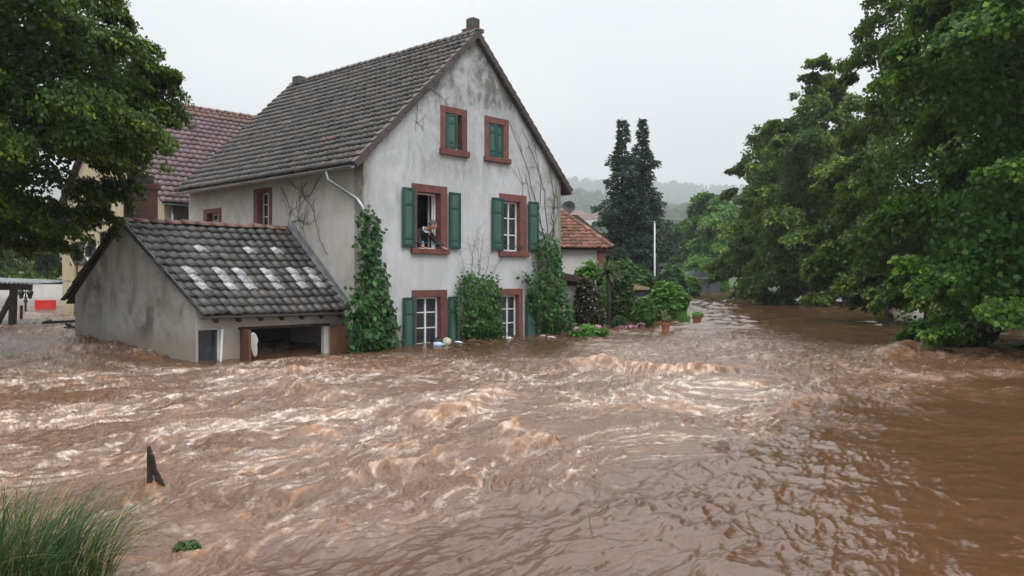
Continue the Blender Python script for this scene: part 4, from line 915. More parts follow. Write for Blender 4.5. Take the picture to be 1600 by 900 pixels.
def tree(name, label, px, Y, n, leaf, cs, D, Ry, trunk, mat, seed, cat='tree', group=None, droop=.55, per=90, trunk_r=.28, limbs=16, wid=.42, inner=.3, bough=1.0, spine=(), spk=.42):
    r = np.random.default_rng(seed)
    P = [((a-800)/F*Y, CH-(b-HZ)/F*Y) for a, b in px]
    bx, by = (trunk-800)/F*Y, Y; base = np.array((bx, by, -1.0)); t = thing(name, label, cat, tuple(base), 0, group)
    PA = np.array(P); zlo, zhi = PA[:, 1].min(), PA[:, 1].max()
    nc = int(n/per); area = abs(sum(P[i][0]*P[(i+1) % len(P)][1]-P[(i+1) % len(P)][0]*P[i][1] for i in range(len(P))))/2
    nb = max(6, int(area/(cs*cs)*bough)); B = sample(P, nb*3, r); B = B[edgedist(B, P) > cs*.16][:nb]; SPN = np.array([((a-800)/F*Y, CH-(b-HZ)/F*Y) for a, b in spine]).reshape(-1, 2); ns_ = len(SPN); B = np.concatenate([B[edgedist(B, P) > cs*.36], SPN]); nb = len(B)
    db = edgedist(B, P); db[nb-ns_:] = np.maximum(db[nb-ns_:], cs*spk); Tb = Ry*np.sqrt(np.clip(1-(1-np.clip(db/D, 0, 1))**2, .05, 1)); yb_ = Tb*np.where(r.random(nb) < .72, np.sign(r.random(nb)-.36)*r.uniform(.75, 1.05, nb), r.uniform(-.7, .7, nb))
    own = r.integers(0, nb, nc); ob = np.stack([B[own, 0]-bx, yb_[own], np.zeros(nc)], 1)+1e-4; ob = unit(ob); sb = np.stack([-ob[:, 1], ob[:, 0], np.zeros(nc)], 1); bs_ = (np.minimum(cs, db*.8+cs*.16)*r.uniform(.6, 1.3, nb))[own]
    ta = r.uniform(-.7, 1., nc); tb_ = r.normal(0, .5, nc)*(1-.4*np.clip(ta, 0, 1)); tu_ = .30-.50*tb_**2-.55*np.clip(ta, 0, 1)**2*(droop+.3)+r.normal(0, .12, nc)
    C = np.stack([B[own, 0], Y+yb_[own], B[own, 1]], 1)+bs_[:, None]*(ta[:, None]*ob+tb_[:, None]*sb+tu_[:, None]*np.array((0, 0, 1.)))
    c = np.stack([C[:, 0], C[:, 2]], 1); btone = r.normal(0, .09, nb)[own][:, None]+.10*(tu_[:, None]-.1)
    O = C-np.array((bx, by, 0)); O[:, 2] = 0; O = unit(O+r.normal(0, .25, O.shape)*np.array((1, 1, 0))*np.linalg.norm(O, axis=1, keepdims=True))
    O[:, 2] = -droop+r.normal(0, .25, nc); topf = ss(.8, 1., (c[:, 1]-zlo)/(zhi-zlo)); O[:, 2] += topf*1.2; O = unit(O)
    sz_ = np.minimum(cs, bs_)*.55*(.65+.7*r.random(nc)); k = per
    a = r.beta(1.6, 1.3, (nc, k))*1.5-.6; b = r.normal(0, .36, (nc, k))*(1-.35*np.clip(a, 0, 1)); u = r.normal(0, .16, (nc, k))-.22*np.abs(b)-.18*np.clip(a, 0, 2)**2
    Sd = unit(np.cross(O, np.array((0, 0, 1.)))); Up = np.cross(Sd, O)
    L = C[:, None]+sz_[:, None, None]*(a[..., None]*O[:, None]+b[..., None]*Sd[:, None]+u[..., None]*Up[:, None])
    N = Up[:, None]*.75+O[:, None]*.35+r.normal(0, .42, L.shape); Tp = O[:, None]*.8+np.sign(b)[..., None]*Sd[:, None]*.4+np.array((0, 0, -.55))+r.normal(0, .35, L.shape)
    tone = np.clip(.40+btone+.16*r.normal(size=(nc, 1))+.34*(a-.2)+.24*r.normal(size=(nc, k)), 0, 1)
    sz2 = leaf*(.7+.6*r.random((nc, k)))
    V, Fc = leaves(L.reshape(-1, 3), N.reshape(-1, 3), Tp.reshape(-1, 3), sz2.ravel(), wid); R_ = np.repeat(tone.ravel(), 4)
    ni = int(n*inner*1.0)                                # leaves added deep in the crown to block light, in darker tones
    ci = sample(P, ni, r); di = edgedist(ci, P); kk = di > cs*.9; ci, di = ci[kk], di[kk]
    Ti = Ry*.45*np.sqrt(np.clip(1-(1-np.clip(di/D, 0, 1))**2, .02, 1))
    Li = np.stack([ci[:, 0], Y+Ti*r.uniform(-1, 1, len(ci)), ci[:, 1]], 1)
    Vi, Fi = leaves(Li, r.normal(0, 1, Li.shape)+np.array((0, -.6, .4)), r.normal(0, 1, Li.shape)-np.array((0, 0, .5)), leaf*1.15*(.7+.6*r.random(len(ci))), .45)
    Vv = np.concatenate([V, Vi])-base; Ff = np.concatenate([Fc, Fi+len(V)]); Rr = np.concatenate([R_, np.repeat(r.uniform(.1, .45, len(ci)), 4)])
    npmesh('crown', Vv, Ff, mat, t, attrs={'rnd': Rr})
    zt = zlo+(zhi-zlo)*.86; m = MB(); tr = []
    topx = (PA[np.argmax(PA[:, 1]), 0]*.6+bx*.4)-bx
    for q in range(9):
        f = q/8; tr.append(Vector((topx*f**1.5+.12*math.sin(q*1.7+seed), .12*math.cos(q*2.1+seed), f*(zt+1.0))))
    m.tube(tr, [trunk_r*(1.35 if q == 0 else 1)*(1-.86*q/8) for q in range(9)], 9)
    for q in r.choice(nc, min(limbs, nc), replace=False):
        e = Vector(C[q]-base); f = max(.12, min(.9, (e.z*.72)/(zt+1.0))); i0 = min(7, int(f*8)); s = tr[i0].lerp(tr[i0+1], f*8-i0)
        md = s.lerp(e, .5)+Vector((0, 0, .35+.1*(e-s).length)); rr0 = trunk_r*(1-.86*f)*.5
        m.tube([s, s.lerp(md, .5)+Vector((0, 0, .1)), md, e], [rr0, rr0*.7, rr0*.45, .012], 6)
    m.build('trunk', m_bark, t, smooth=True)
    return t
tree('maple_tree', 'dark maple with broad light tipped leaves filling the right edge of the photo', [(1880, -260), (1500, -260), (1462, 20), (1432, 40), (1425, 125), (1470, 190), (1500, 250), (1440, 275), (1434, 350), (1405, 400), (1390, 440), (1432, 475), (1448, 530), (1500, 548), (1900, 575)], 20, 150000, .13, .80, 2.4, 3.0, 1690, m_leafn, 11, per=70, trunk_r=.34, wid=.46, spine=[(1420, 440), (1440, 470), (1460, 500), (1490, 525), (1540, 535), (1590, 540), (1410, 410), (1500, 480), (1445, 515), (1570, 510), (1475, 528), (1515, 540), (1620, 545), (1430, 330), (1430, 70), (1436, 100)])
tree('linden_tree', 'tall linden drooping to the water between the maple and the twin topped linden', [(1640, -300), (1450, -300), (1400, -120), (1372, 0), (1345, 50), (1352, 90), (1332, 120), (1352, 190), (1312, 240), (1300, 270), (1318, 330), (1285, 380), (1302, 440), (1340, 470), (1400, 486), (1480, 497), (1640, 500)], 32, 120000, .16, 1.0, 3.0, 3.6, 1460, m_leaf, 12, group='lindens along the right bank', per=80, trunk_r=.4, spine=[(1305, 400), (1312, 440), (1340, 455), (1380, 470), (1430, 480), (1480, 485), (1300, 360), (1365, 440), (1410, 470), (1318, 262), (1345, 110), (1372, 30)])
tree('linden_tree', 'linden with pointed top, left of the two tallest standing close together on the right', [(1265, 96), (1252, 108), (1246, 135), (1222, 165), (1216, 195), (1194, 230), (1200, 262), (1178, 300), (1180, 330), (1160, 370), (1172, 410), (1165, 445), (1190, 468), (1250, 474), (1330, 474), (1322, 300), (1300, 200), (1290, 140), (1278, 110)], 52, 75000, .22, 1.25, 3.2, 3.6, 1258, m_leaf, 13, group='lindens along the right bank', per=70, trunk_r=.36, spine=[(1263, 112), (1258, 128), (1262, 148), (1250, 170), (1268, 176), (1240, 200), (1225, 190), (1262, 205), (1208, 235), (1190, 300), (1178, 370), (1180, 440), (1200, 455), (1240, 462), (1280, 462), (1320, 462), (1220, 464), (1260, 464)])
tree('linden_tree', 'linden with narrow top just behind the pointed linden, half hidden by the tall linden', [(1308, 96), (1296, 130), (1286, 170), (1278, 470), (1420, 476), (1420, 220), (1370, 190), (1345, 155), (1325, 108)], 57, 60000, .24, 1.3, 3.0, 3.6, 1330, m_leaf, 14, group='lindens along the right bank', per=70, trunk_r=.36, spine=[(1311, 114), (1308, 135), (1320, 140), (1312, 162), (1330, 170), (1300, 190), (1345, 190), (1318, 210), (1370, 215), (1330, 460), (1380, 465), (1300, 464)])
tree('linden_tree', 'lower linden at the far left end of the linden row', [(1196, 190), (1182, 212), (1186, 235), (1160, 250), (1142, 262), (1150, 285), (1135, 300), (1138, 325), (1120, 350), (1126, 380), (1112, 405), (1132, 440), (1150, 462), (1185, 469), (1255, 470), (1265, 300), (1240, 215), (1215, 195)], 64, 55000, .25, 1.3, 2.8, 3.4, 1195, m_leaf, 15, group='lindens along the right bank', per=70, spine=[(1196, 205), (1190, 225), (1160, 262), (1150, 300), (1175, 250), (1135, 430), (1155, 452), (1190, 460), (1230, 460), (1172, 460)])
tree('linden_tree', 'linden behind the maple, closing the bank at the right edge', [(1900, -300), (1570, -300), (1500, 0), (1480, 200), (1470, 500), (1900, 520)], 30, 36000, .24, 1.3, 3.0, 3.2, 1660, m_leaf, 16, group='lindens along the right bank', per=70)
tree('broad_tree', 'bright green round tree in the misty distance left of the linden row', [(1116, 286), (1100, 296), (1088, 305), (1082, 325), (1070, 345), (1074, 375), (1060, 400), (1066, 432), (1160, 440), (1180, 400), (1172, 330), (1150, 300), (1132, 288)], 100, 42000, .36, 1.7, 3.2, 3.8, 1115, m_leaff, 17, per=60)
tree('broad_tree', 'dark green tree in the distance between the pole and the bright round tree', [(1052, 328), (1038, 340), (1026, 350), (1018, 380), (1020, 435), (1085, 435), (1084, 360), (1068, 340)], 116, 26000, .42, 1.8, 3.0, 3.5, 1050, leafmat('dark_far_leaf', (.02, .045, .02), (.033, .068, .026), (.06, .10, .038)), 18, per=60)  # darker, cooler leaf green than the other distant trees
tree('broad_tree', 'pale green tree behind the brown roofed house below the hill', [(930, 352), (912, 358), (900, 372), (900, 410), (960, 415), (965, 372), (948, 356)], 75, 12000, .30, 1.2, 1.5, 2.0, 930, m_leaff, 19, per=60)
for k, (poly, tx, Y, lab) in enumerate((([(-160, 240), (10, 250), (40, 300), (58, 360), (60, 446), (-160, 446)], -20, 64, 'dark tree behind the white garden wall at the left edge'), ([(48, 330), (75, 320), (98, 345), (112, 380), (112, 446), (40, 446), (40, 380)], 78, 60, 'smaller dark tree behind the white garden wall beside the cream barn'))):
    tree('broad_tree', lab, poly, Y, 22000, .26, 1.2, 2.4, 2.4, tx, m_leafl, 20+k, per=60)
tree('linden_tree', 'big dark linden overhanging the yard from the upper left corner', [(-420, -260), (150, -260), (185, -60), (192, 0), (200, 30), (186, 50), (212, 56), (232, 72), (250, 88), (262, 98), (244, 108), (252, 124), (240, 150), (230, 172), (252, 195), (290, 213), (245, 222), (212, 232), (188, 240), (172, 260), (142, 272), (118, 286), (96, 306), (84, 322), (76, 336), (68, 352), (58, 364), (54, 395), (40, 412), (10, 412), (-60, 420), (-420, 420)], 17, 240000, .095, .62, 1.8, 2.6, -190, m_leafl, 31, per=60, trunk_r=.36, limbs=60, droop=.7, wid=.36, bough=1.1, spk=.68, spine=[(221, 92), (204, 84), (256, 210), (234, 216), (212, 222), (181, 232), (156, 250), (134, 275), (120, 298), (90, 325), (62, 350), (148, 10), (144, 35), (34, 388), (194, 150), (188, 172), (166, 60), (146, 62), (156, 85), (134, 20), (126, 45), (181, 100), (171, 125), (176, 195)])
def spruce(m, P, r, x0, y0, zb, zt, Rb, lean=0.):
    Vs, Fs, Rs = m; z = zb+.3
    while z < zt-.15:
        f = (z-zb)/(zt-zb); L0 = Rb*((1-f)**.78)*(.78+.22*math.sin(z*2.3+Rb*9)); nbr = int(5+5*(1-f)); a0 = r.uniform(0, 6.28)
        for k in range(nbr):
            a = a0+2*math.pi*k/nbr+r.normal(0, .25); L = max(.10, L0*r.uniform(.40, 1.32)); n = int(10+L*85)
            s = r.random(n)**.55*L; d = np.array((math.cos(a), math.sin(a), 0)); sd = np.array((-d[1], d[0], 0))
            side = r.normal(0, .20, n)*(1.1-s/L*.55)*min(1.2, L); dz = .30*s-.30*s*s/max(L, .5)-np.abs(side)*.40+r.normal(0, .04, n)
            Pp = np.array((x0+lean*f, y0, z))+s[:, None]*d+side[:, None]*sd+dz[:, None]*np.array((0, 0, 1)); Pp[:, 2] -= (r.random(n)**2)*.30*min(1, L)
            V, Fc = leaves(Pp, np.array((0, 0, 1.))+r.normal(0, .45, (n, 3)), d+np.sign(side)[:, None]*sd*.7+np.array((0, 0, -.35))+r.normal(0, .3, (n, 3)), .23*(.7+.6*r.random(n)), .20)
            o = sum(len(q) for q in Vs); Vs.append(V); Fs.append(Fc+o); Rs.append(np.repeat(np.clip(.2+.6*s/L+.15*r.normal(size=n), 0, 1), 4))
        z += (.42-.2*f)*r.uniform(.8, 1.2)
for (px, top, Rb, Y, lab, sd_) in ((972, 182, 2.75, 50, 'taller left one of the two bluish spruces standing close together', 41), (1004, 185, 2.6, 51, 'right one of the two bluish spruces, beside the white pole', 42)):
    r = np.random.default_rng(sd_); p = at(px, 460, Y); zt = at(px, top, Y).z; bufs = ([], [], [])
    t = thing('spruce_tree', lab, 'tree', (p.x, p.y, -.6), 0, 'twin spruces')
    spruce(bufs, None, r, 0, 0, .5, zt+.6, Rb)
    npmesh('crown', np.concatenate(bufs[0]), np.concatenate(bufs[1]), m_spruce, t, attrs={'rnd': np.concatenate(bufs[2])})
    MB().tube([(0, 0, -.6), (0, 0, 4), (0, 0, zt+.5)], [.24, .17, .02], 8).build('trunk', m_bark, t, smooth=True)
def forest():
    r = np.random.default_rng(5); Vs, Fs, Rs = [], [], []; o = 0
    N = 14000; Y = 170+2350*r.random(N*3)**.8; X = Y*.16+r.uniform(-.40, .40, N*3)*Y; k = (X > -1800) & (X < 2000)
    X, Y = X[k][:N], Y[k][:N]
    for x, y in zip(X, Y):
        if any(abs(x/y-a/b) < .015 and -230 < y-b < 26 for a, b in ((76, 800), (160, 840), (70, 860))): continue
        h = r.uniform(15, 28) if y > 600 else r.uniform(6, 11); w_ = h*r.uniform(.2, .3); z = tz(x, y)-.4; g = r.random()
        con = r.random() < .8; vs = []
        for i, f in enumerate((0.05, .3, .32, .6, .62, .85) if con else (.1, .35, .6, .8, .95)):
            rad = (w_*(1-f)*(1.15 if i % 2 == 0 else .75)) if con else w_*1.5*math.sqrt(max(.02, 1-(2*f-1.05)**2))
            for q in range(7): a = 2*math.pi*q/7+i; rj = rad*r.uniform(.75, 1.25); vs.append((x+rj*math.cos(a), y+rj*math.sin(a), z+f*h+r.uniform(-.05, .05)*h))
        nr_ = len(vs)//7; vs.append((x, y, z+h)); vs = np.array(vs)
        for i in range(nr_-1):
            for q in range(7): Fs.append((o+i*7+q, o+i*7+(q+1) % 7, o+(i+1)*7+(q+1) % 7, o+(i+1)*7+q))
        for q in range(7): Fs.append((o+(nr_-1)*7+q, o+(nr_-1)*7+(q+1) % 7, o+nr_*7, o+nr_*7))
        Vs.append(vs); Rs.append(np.full(len(vs), g)); o += len(vs)
    m = leafmat('forest_leaf', (.014, .032, .016), (.024, .05, .022), (.05, .085, .03), .8, 0.)
    F4 = np.array(Fs); q = F4[F4[:, 2] != F4[:, 3]]
    tri = F4[F4[:, 2] == F4[:, 3]][:, :3]
    me = bpy.data.meshes.new('forest'); me.from_pydata(np.concatenate(Vs).tolist(), [], q.tolist()+tri.tolist()); me.materials.append(m)
    me.attributes.new('rnd', 'FLOAT', 'POINT').data.foreach_set('value', np.concatenate(Rs).astype(np.float32))
    ob = bpy.data.objects.new('forest', me); COL.objects.link(ob); tag(ob, 'misty wooded hillside fading into low cloud', 'forest', kind='stuff')
forest()
# ------------------------------------------------------------------ climbers on the house
def climber(name, label, cat, px, n, size, thick, mat, seed, frame=HF, fy=0., stemx=None, jag=.17, wid=.42):
    r = np.random.default_rng(seed); P = [frame.onY(a, b, fy) for a, b in px]
    cx = sum(p[0] for p in P)/len(P); o = frame.world(cx, fy, 0); t = thing(name, label, cat, (o.x, o.y, 0), HANG)
    c = sample(P, n, r); d = edgedist(c, P); c = c+r.normal(0, jag, c.shape)*np.exp(-d/.12)[:, None]
    k = np.clip(d/.45, 0, 1); lump = .75+.5*fbm(c[:, 0]/.35, c[:, 1]/.3, 3, seed)
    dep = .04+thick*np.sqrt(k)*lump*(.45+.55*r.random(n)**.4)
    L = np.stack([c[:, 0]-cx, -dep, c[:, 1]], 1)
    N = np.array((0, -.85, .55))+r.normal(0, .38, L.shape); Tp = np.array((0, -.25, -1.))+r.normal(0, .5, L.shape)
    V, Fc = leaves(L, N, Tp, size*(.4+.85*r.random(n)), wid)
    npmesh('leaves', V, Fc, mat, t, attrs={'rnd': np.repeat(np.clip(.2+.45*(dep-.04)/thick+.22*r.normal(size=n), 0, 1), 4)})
    m = MB(); zlo = min(p[1] for p in P); zhi = max(p[1] for p in P)
    for q in range(5):
        e = c[r.integers(n)]; m.tube([((stemx or cx)-cx+r.normal(0, .06), -.05, zlo-.3), ((e[0]-cx)*.5, -.07, (zlo+e[1])/2), (e[0]-cx, -.05, e[1])], [.03, .02, .008], 6)
    m.build('stem', m_twig, t, smooth=True)
    return t
climber('creeper', 'large leaved creeper climbing the downpipe at the near corner of the house', 'climbing plant', [(556, 330), (578, 332), (588, 356), (586, 395), (597, 430), (603, 462), (612, 492), (611, 522), (632, 546), (560, 552), (536, 545), (540, 500), (535, 470), (552, 448), (560, 415), (552, 380), (562, 355)], 1500, .17, .48, m_creeper, 51, fy=-.05, jag=.13)
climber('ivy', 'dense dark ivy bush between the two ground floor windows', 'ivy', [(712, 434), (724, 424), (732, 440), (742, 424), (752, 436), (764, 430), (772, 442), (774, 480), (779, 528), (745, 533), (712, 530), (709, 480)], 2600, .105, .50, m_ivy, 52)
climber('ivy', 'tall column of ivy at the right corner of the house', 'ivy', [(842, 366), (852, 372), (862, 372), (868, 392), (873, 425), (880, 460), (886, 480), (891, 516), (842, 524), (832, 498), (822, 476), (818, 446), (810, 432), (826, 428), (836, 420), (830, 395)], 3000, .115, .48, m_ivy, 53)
def vines(label, lines, frame, plane, c0, rad, seed, nsub=3):
    r = np.random.default_rng(seed); m = MB(); pts0 = None
    def put(a, b): return Vector((a, c0, b)) if plane == 'y' else Vector((c0, a, b))
    f = frame.onY if plane == 'y' else frame.onX
    for ln in lines:
        P = [f(a, b) for a, b in ln]; pts = []
        for k in range(len(P)-1):
            for s in range(4):
                t = s/4; pts.append((P[k][0]*(1-t)+P[k+1][0]*t+r.normal(0, .03), P[k][1]*(1-t)+P[k+1][1]*t+r.normal(0, .03)))
        pts.append(P[-1]); m.tube([put(*p) for p in pts], np.linspace(rad, rad*.4, len(pts)).tolist(), 5)
        for q in range(nsub):
            i = r.integers(1, len(pts)-1); a = np.array(pts[i]); d = np.array((r.normal(0, .6), r.uniform(-.2, 1))); L = r.uniform(.25, .8); tw = [put(*a)]
            for s in range(4): a = a+d*L/4+r.normal(0, .03, 2); tw.append(put(*a))
            m.tube(tw, [rad*.5, rad*.45, rad*.4, rad*.3, rad*.2], 4)
    base = frame.world(0, 0); 
    o = m.build('dry_vine', m_twig, None, smooth=True); o.location = (base.x, base.y, 0); o.rotation_euler = (0, 0, HANG); tag(o, label, 'vine'); return o
vines('bare dry vines fanning up the gable above the ivy column', [[(850, 372), (835, 310), (815, 240), (795, 190)], [(855, 372), (850, 300), (832, 240), (815, 200)], [(862, 372), (866, 310), (856, 260), (842, 225)], [(845, 370), (822, 320), (808, 260)], [(858, 375), (872, 330), (868, 290)], [(850, 370), (842, 330), (846, 280), (830, 215)], [(838, 395), (832, 330), (820, 270)], [(866, 372), (862, 330), (870, 300)]], HF, 'y', -.02, .012, 61, 6)
vines('thin leafless twigs rising from the ivy bush between the windows', [[(735, 432), (738, 395), (745, 350)], [(745, 430), (750, 390), (756, 362)], [(724, 432), (722, 405), (715, 395)], [(757, 432), (762, 400), (775, 385)], [(740, 430), (732, 390), (728, 365)], [(765, 436), (776, 415), (785, 400)], [(748, 428), (745, 395), (738, 372)]], HF, 'y', -.05, .006, 62, 7)
vines('short dead vine dangling from the left rake of the gable', [[(648, 150), (650, 175), (649, 205)], [(660, 140), (690, 150), (700, 165)], [(650, 190), (662, 205)]], HF, 'y', -.02, .009, 63, 4)
vines('tangle of dry vines on the side wall above the outbuilding roof', [[(452, 284), (470, 300), (466, 340), (480, 372)], [(480, 285), (465, 320), (470, 360)], [(500, 280), (480, 310), (455, 330)], [(440, 290), (455, 330), (452, 352)], [(470, 290), (490, 330), (500, 375), (515, 400)], [(460, 345), (480, 350), (495, 345)], [(478, 330), (470, 372)]], HF, 'x', -.02, .010, 64, 7)
# ------------------------------------------------------------------ garden plants
def bush(name, label, cat, box, Y, n, leaf, mat, seed, group=None, wid=.42, shape=.25, up=.4, lo=-.05):
    r = np.random.default_rng(seed); x0, x1, y0, y1 = box; a = at((x0+x1)/2, y1, Y); rx = (x1-x0)/2/F*Y; zt = at(0, y0, Y).z; wl = wz(a.x, Y)
    t = thing(name, label, cat, (a.x, Y, wl-.3), 0, group); H = zt-wl
    d = unit(r.normal(0, 1, (n, 3))); rad = .55+.45*r.random(n)**.5; low = d[:, 2] < 0
    d[low, :2] = unit(np.concatenate([d[low, :2], np.zeros((low.sum(), 1))], 1))[:, :2]*(1-shape*d[low, 2:3]**2)
    lump = .80+.36*fbm(d[:, 0]*1.9+seed, d[:, 1]*1.9+d[:, 2]*2.6, 3, seed)
    hz_ = H*.42; L = np.stack([d[:, 0]*rx*rad*lump, d[:, 1]*rx*rad*lump, .3+hz_+np.where(low, d[:, 2]*hz_*1.15, d[:, 2]*(H-hz_)*rad*lump*1.12)], 1)
    L[:, 2] = np.maximum(L[:, 2], .3+lo+.03*r.random(n))
    N = d*.6+np.array((0, 0, .7))+r.normal(0, .4, d.shape); T = d+r.normal(0, .5, d.shape)+np.array((0, 0, up))
    V, Fc = leaves(L, N, T, leaf*(.6+.8*r.random(n)), wid)
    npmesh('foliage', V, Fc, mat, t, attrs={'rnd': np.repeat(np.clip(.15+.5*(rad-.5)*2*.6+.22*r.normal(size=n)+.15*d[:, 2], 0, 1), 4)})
    m = MB()
    for k in range(7): e = L[r.integers(n)]; m.tube([(0, 0, -.4), (e[0]*.35, e[1]*.35, e[2]*.5), tuple(e)], [.03, .02, .006], 5)
    m.build('stem', m_bark, t, smooth=True)
    return t
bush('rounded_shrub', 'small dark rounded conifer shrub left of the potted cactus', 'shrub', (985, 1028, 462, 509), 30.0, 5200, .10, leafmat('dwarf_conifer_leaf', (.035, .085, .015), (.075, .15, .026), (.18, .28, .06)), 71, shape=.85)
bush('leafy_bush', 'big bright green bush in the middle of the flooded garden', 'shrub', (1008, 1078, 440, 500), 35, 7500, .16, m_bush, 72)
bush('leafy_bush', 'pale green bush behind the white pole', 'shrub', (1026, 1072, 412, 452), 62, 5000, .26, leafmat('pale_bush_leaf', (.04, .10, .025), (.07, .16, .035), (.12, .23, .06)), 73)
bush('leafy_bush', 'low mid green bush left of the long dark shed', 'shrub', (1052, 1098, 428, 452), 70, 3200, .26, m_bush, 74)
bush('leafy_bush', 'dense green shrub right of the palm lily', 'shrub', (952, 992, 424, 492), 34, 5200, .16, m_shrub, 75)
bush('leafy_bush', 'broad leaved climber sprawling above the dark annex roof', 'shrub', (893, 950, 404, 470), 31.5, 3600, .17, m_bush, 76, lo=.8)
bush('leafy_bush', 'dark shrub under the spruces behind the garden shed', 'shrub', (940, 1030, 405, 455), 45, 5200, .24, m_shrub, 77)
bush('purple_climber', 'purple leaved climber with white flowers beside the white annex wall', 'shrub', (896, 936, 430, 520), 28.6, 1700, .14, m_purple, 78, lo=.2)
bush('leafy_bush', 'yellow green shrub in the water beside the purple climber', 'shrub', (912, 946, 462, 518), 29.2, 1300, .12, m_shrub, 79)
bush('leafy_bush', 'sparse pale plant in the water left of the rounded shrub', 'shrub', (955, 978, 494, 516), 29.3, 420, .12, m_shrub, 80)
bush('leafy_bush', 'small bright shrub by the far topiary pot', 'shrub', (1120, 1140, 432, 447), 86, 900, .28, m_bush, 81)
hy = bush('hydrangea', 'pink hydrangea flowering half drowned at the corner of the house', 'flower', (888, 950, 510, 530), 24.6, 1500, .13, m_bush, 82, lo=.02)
zb_ = hy.location
for k, (px, py, s) in enumerate(((907, 518, .12), (901, 516, .09), (912, 521, .09), (934, 513, .10), (938, 518, .07))):
    p = at(px, py, 24.45); r = np.random.default_rng(90+k); d = unit(r.normal(0, 1, (130, 3))); L = d*s+np.array(p)-np.array(zb_)
    V, Fc = leaves(L, d+r.normal(0, .2, d.shape), r.normal(0, 1, d.shape), np.full(130, .06), .5); npmesh('flower_head', V, Fc, m_pink, hy, attrs={'rnd': np.repeat(r.random(130), 4)})
for k, (px, py, Y) in enumerate(((1001, 508, 28.9), (985, 512, 28.8), (970, 513, 28.7))):
    p = at(px, py, Y); t = bush('pink_flower', ('pink flowers drifting on the water left of the potted cactus', 'pink flowers drifting under the rounded shrub', 'pink flowers drifting below the sparse pale plant')[k], 'flower', (px-9, px+9, py-4, py+3), Y, 34, .07, m_pink, 95+k, lo=.0)
pcl = bpy.data.objects['purple_climber']; r = np.random.default_rng(101); nf = 16; L = np.stack([r.uniform(-.32, .32, nf), r.uniform(-.42, -.3, nf), r.uniform(.8, 2.0, nf)], 1)
V, Fc = leaves(L, np.array((0, -1., .3))+r.normal(0, .3, L.shape), r.normal(0, 1, L.shape), np.full(nf, .05), .5); npmesh('flower_clusters', V, Fc, m_petal, pcl, attrs={'rnd': np.repeat(r.random(nf), 4)})
# palm lily
def palm(label, px, ytop, ybase, Y, rad, n, seed):
    p = at(px, ybase, Y); r = np.random.default_rng(seed); t = thing('palm_lily', label, 'palm', (p.x, Y, 0), 0); zc_ = at(0, ytop, Y).z
    MB().tube([(0, 0, -.7), (.04, 0, zc_*.5), (0, 0, zc_)], [.09, .075, .06], 8).build('trunk', m_bark, t, smooth=True)
    Vs, Fs, Rs = [], [], []
    for k in range(n):
        a = r.uniform(0, 2*math.pi); e = r.uniform(-.35, 1.3); L = rad*r.uniform(.75, 1.1); d = np.array((math.cos(a)*math.cos(e), math.sin(a)*math.cos(e), math.sin(e))); sd = np.array((-math.sin(a), math.cos(a), 0)); o = len(Vs)*8
        v = []
        for s, w_ in ((0, .018), (.35, .03), (.7, .02), (1, .002)):
            q = np.array((0, 0, zc_))+d*L*s+np.array((0, 0, -.38*L*s*s*math.cos(e))); v += [q-sd*w_, q+sd*w_]
        Vs.append(np.array(v)); Fs += [(o, o+1, o+3, o+2), (o+2, o+3, o+5, o+4), (o+4, o+5, o+7, o+6)]; Rs += [r.random()]*8
    npmesh('leaves', np.concatenate(Vs), np.array(Fs), leafmat('palm_blade', (.05, .085, .03), (.09, .135, .055), (.18, .21, .10)), t, attrs={'rnd': np.array(Rs)})
palm('palm lily with spiky rosette on a dark stem beside the cottage', 950, 425, 500, 30.5, .68, 150, 111)
palm('smaller spiky palm lily beneath the taller one', 935, 458, 505, 30, .42, 80, 112)
def blades(parent_name, label, cat, loc, n, spread, hgt, seed, mats, width=.006, lean=(0, 0), kind=None, curl=.9, squash=1.):
    r = np.random.default_rng(seed); Vs, Fs, Rs, mi = [], [], [], []; S = 6
    for k in range(n):
        a = r.uniform(0, 2*math.pi); q = math.sqrt(r.random())*spread; b = np.array((q*math.cos(a), q*math.sin(a)*squash, -.02)); L = hgt*r.uniform(.45, 1.1)
        az = a+r.normal(0, .7); out = curl*r.uniform(.25, 1.)*(.35+.65*q/spread); d = np.array((math.cos(az)*out+lean[0], math.sin(az)*out+lean[1], 0)); sd = np.array((-math.sin(az+.4), math.cos(az+.4), 0)); w_ = width*r.uniform(.6, 1.3); o = k*2*(S+1)
        v = []
        for i in range(S+1):
            s = i/S; p = b+d*L*(s**1.7)*.85+np.array((0, 0, L*(s-.42*s**2.4*(out+.15)))); v += [p-sd*w_*(1-s**1.6*.96), p+sd*w_*(1-s**1.6*.96)]
        Vs.append(np.array(v)); Fs += [(o+2*i, o+2*i+1, o+2*i+3, o+2*i+2) for i in range(S)]; Rs += [r.random()*.8+.1]*(2*(S+1)); mi += [1 if r.random() < .11 and len(mats) > 1 else 0]*S
    o = npmesh(parent_name, np.concatenate(Vs), np.array(Fs), mats, attrs={'rnd': np.array(Rs)}, mi=mi); o.location = loc
    return tag(o, label, cat, kind=kind)
p = at(1068, 495, 33); blades('reed_clump', 'bright upright reeds at the right foot of the big garden bush', 'reeds', (p.x, 33, wz(p.x, 33)-.05), 120, .25, .62, 121, [m_bush], .014, curl=.5)
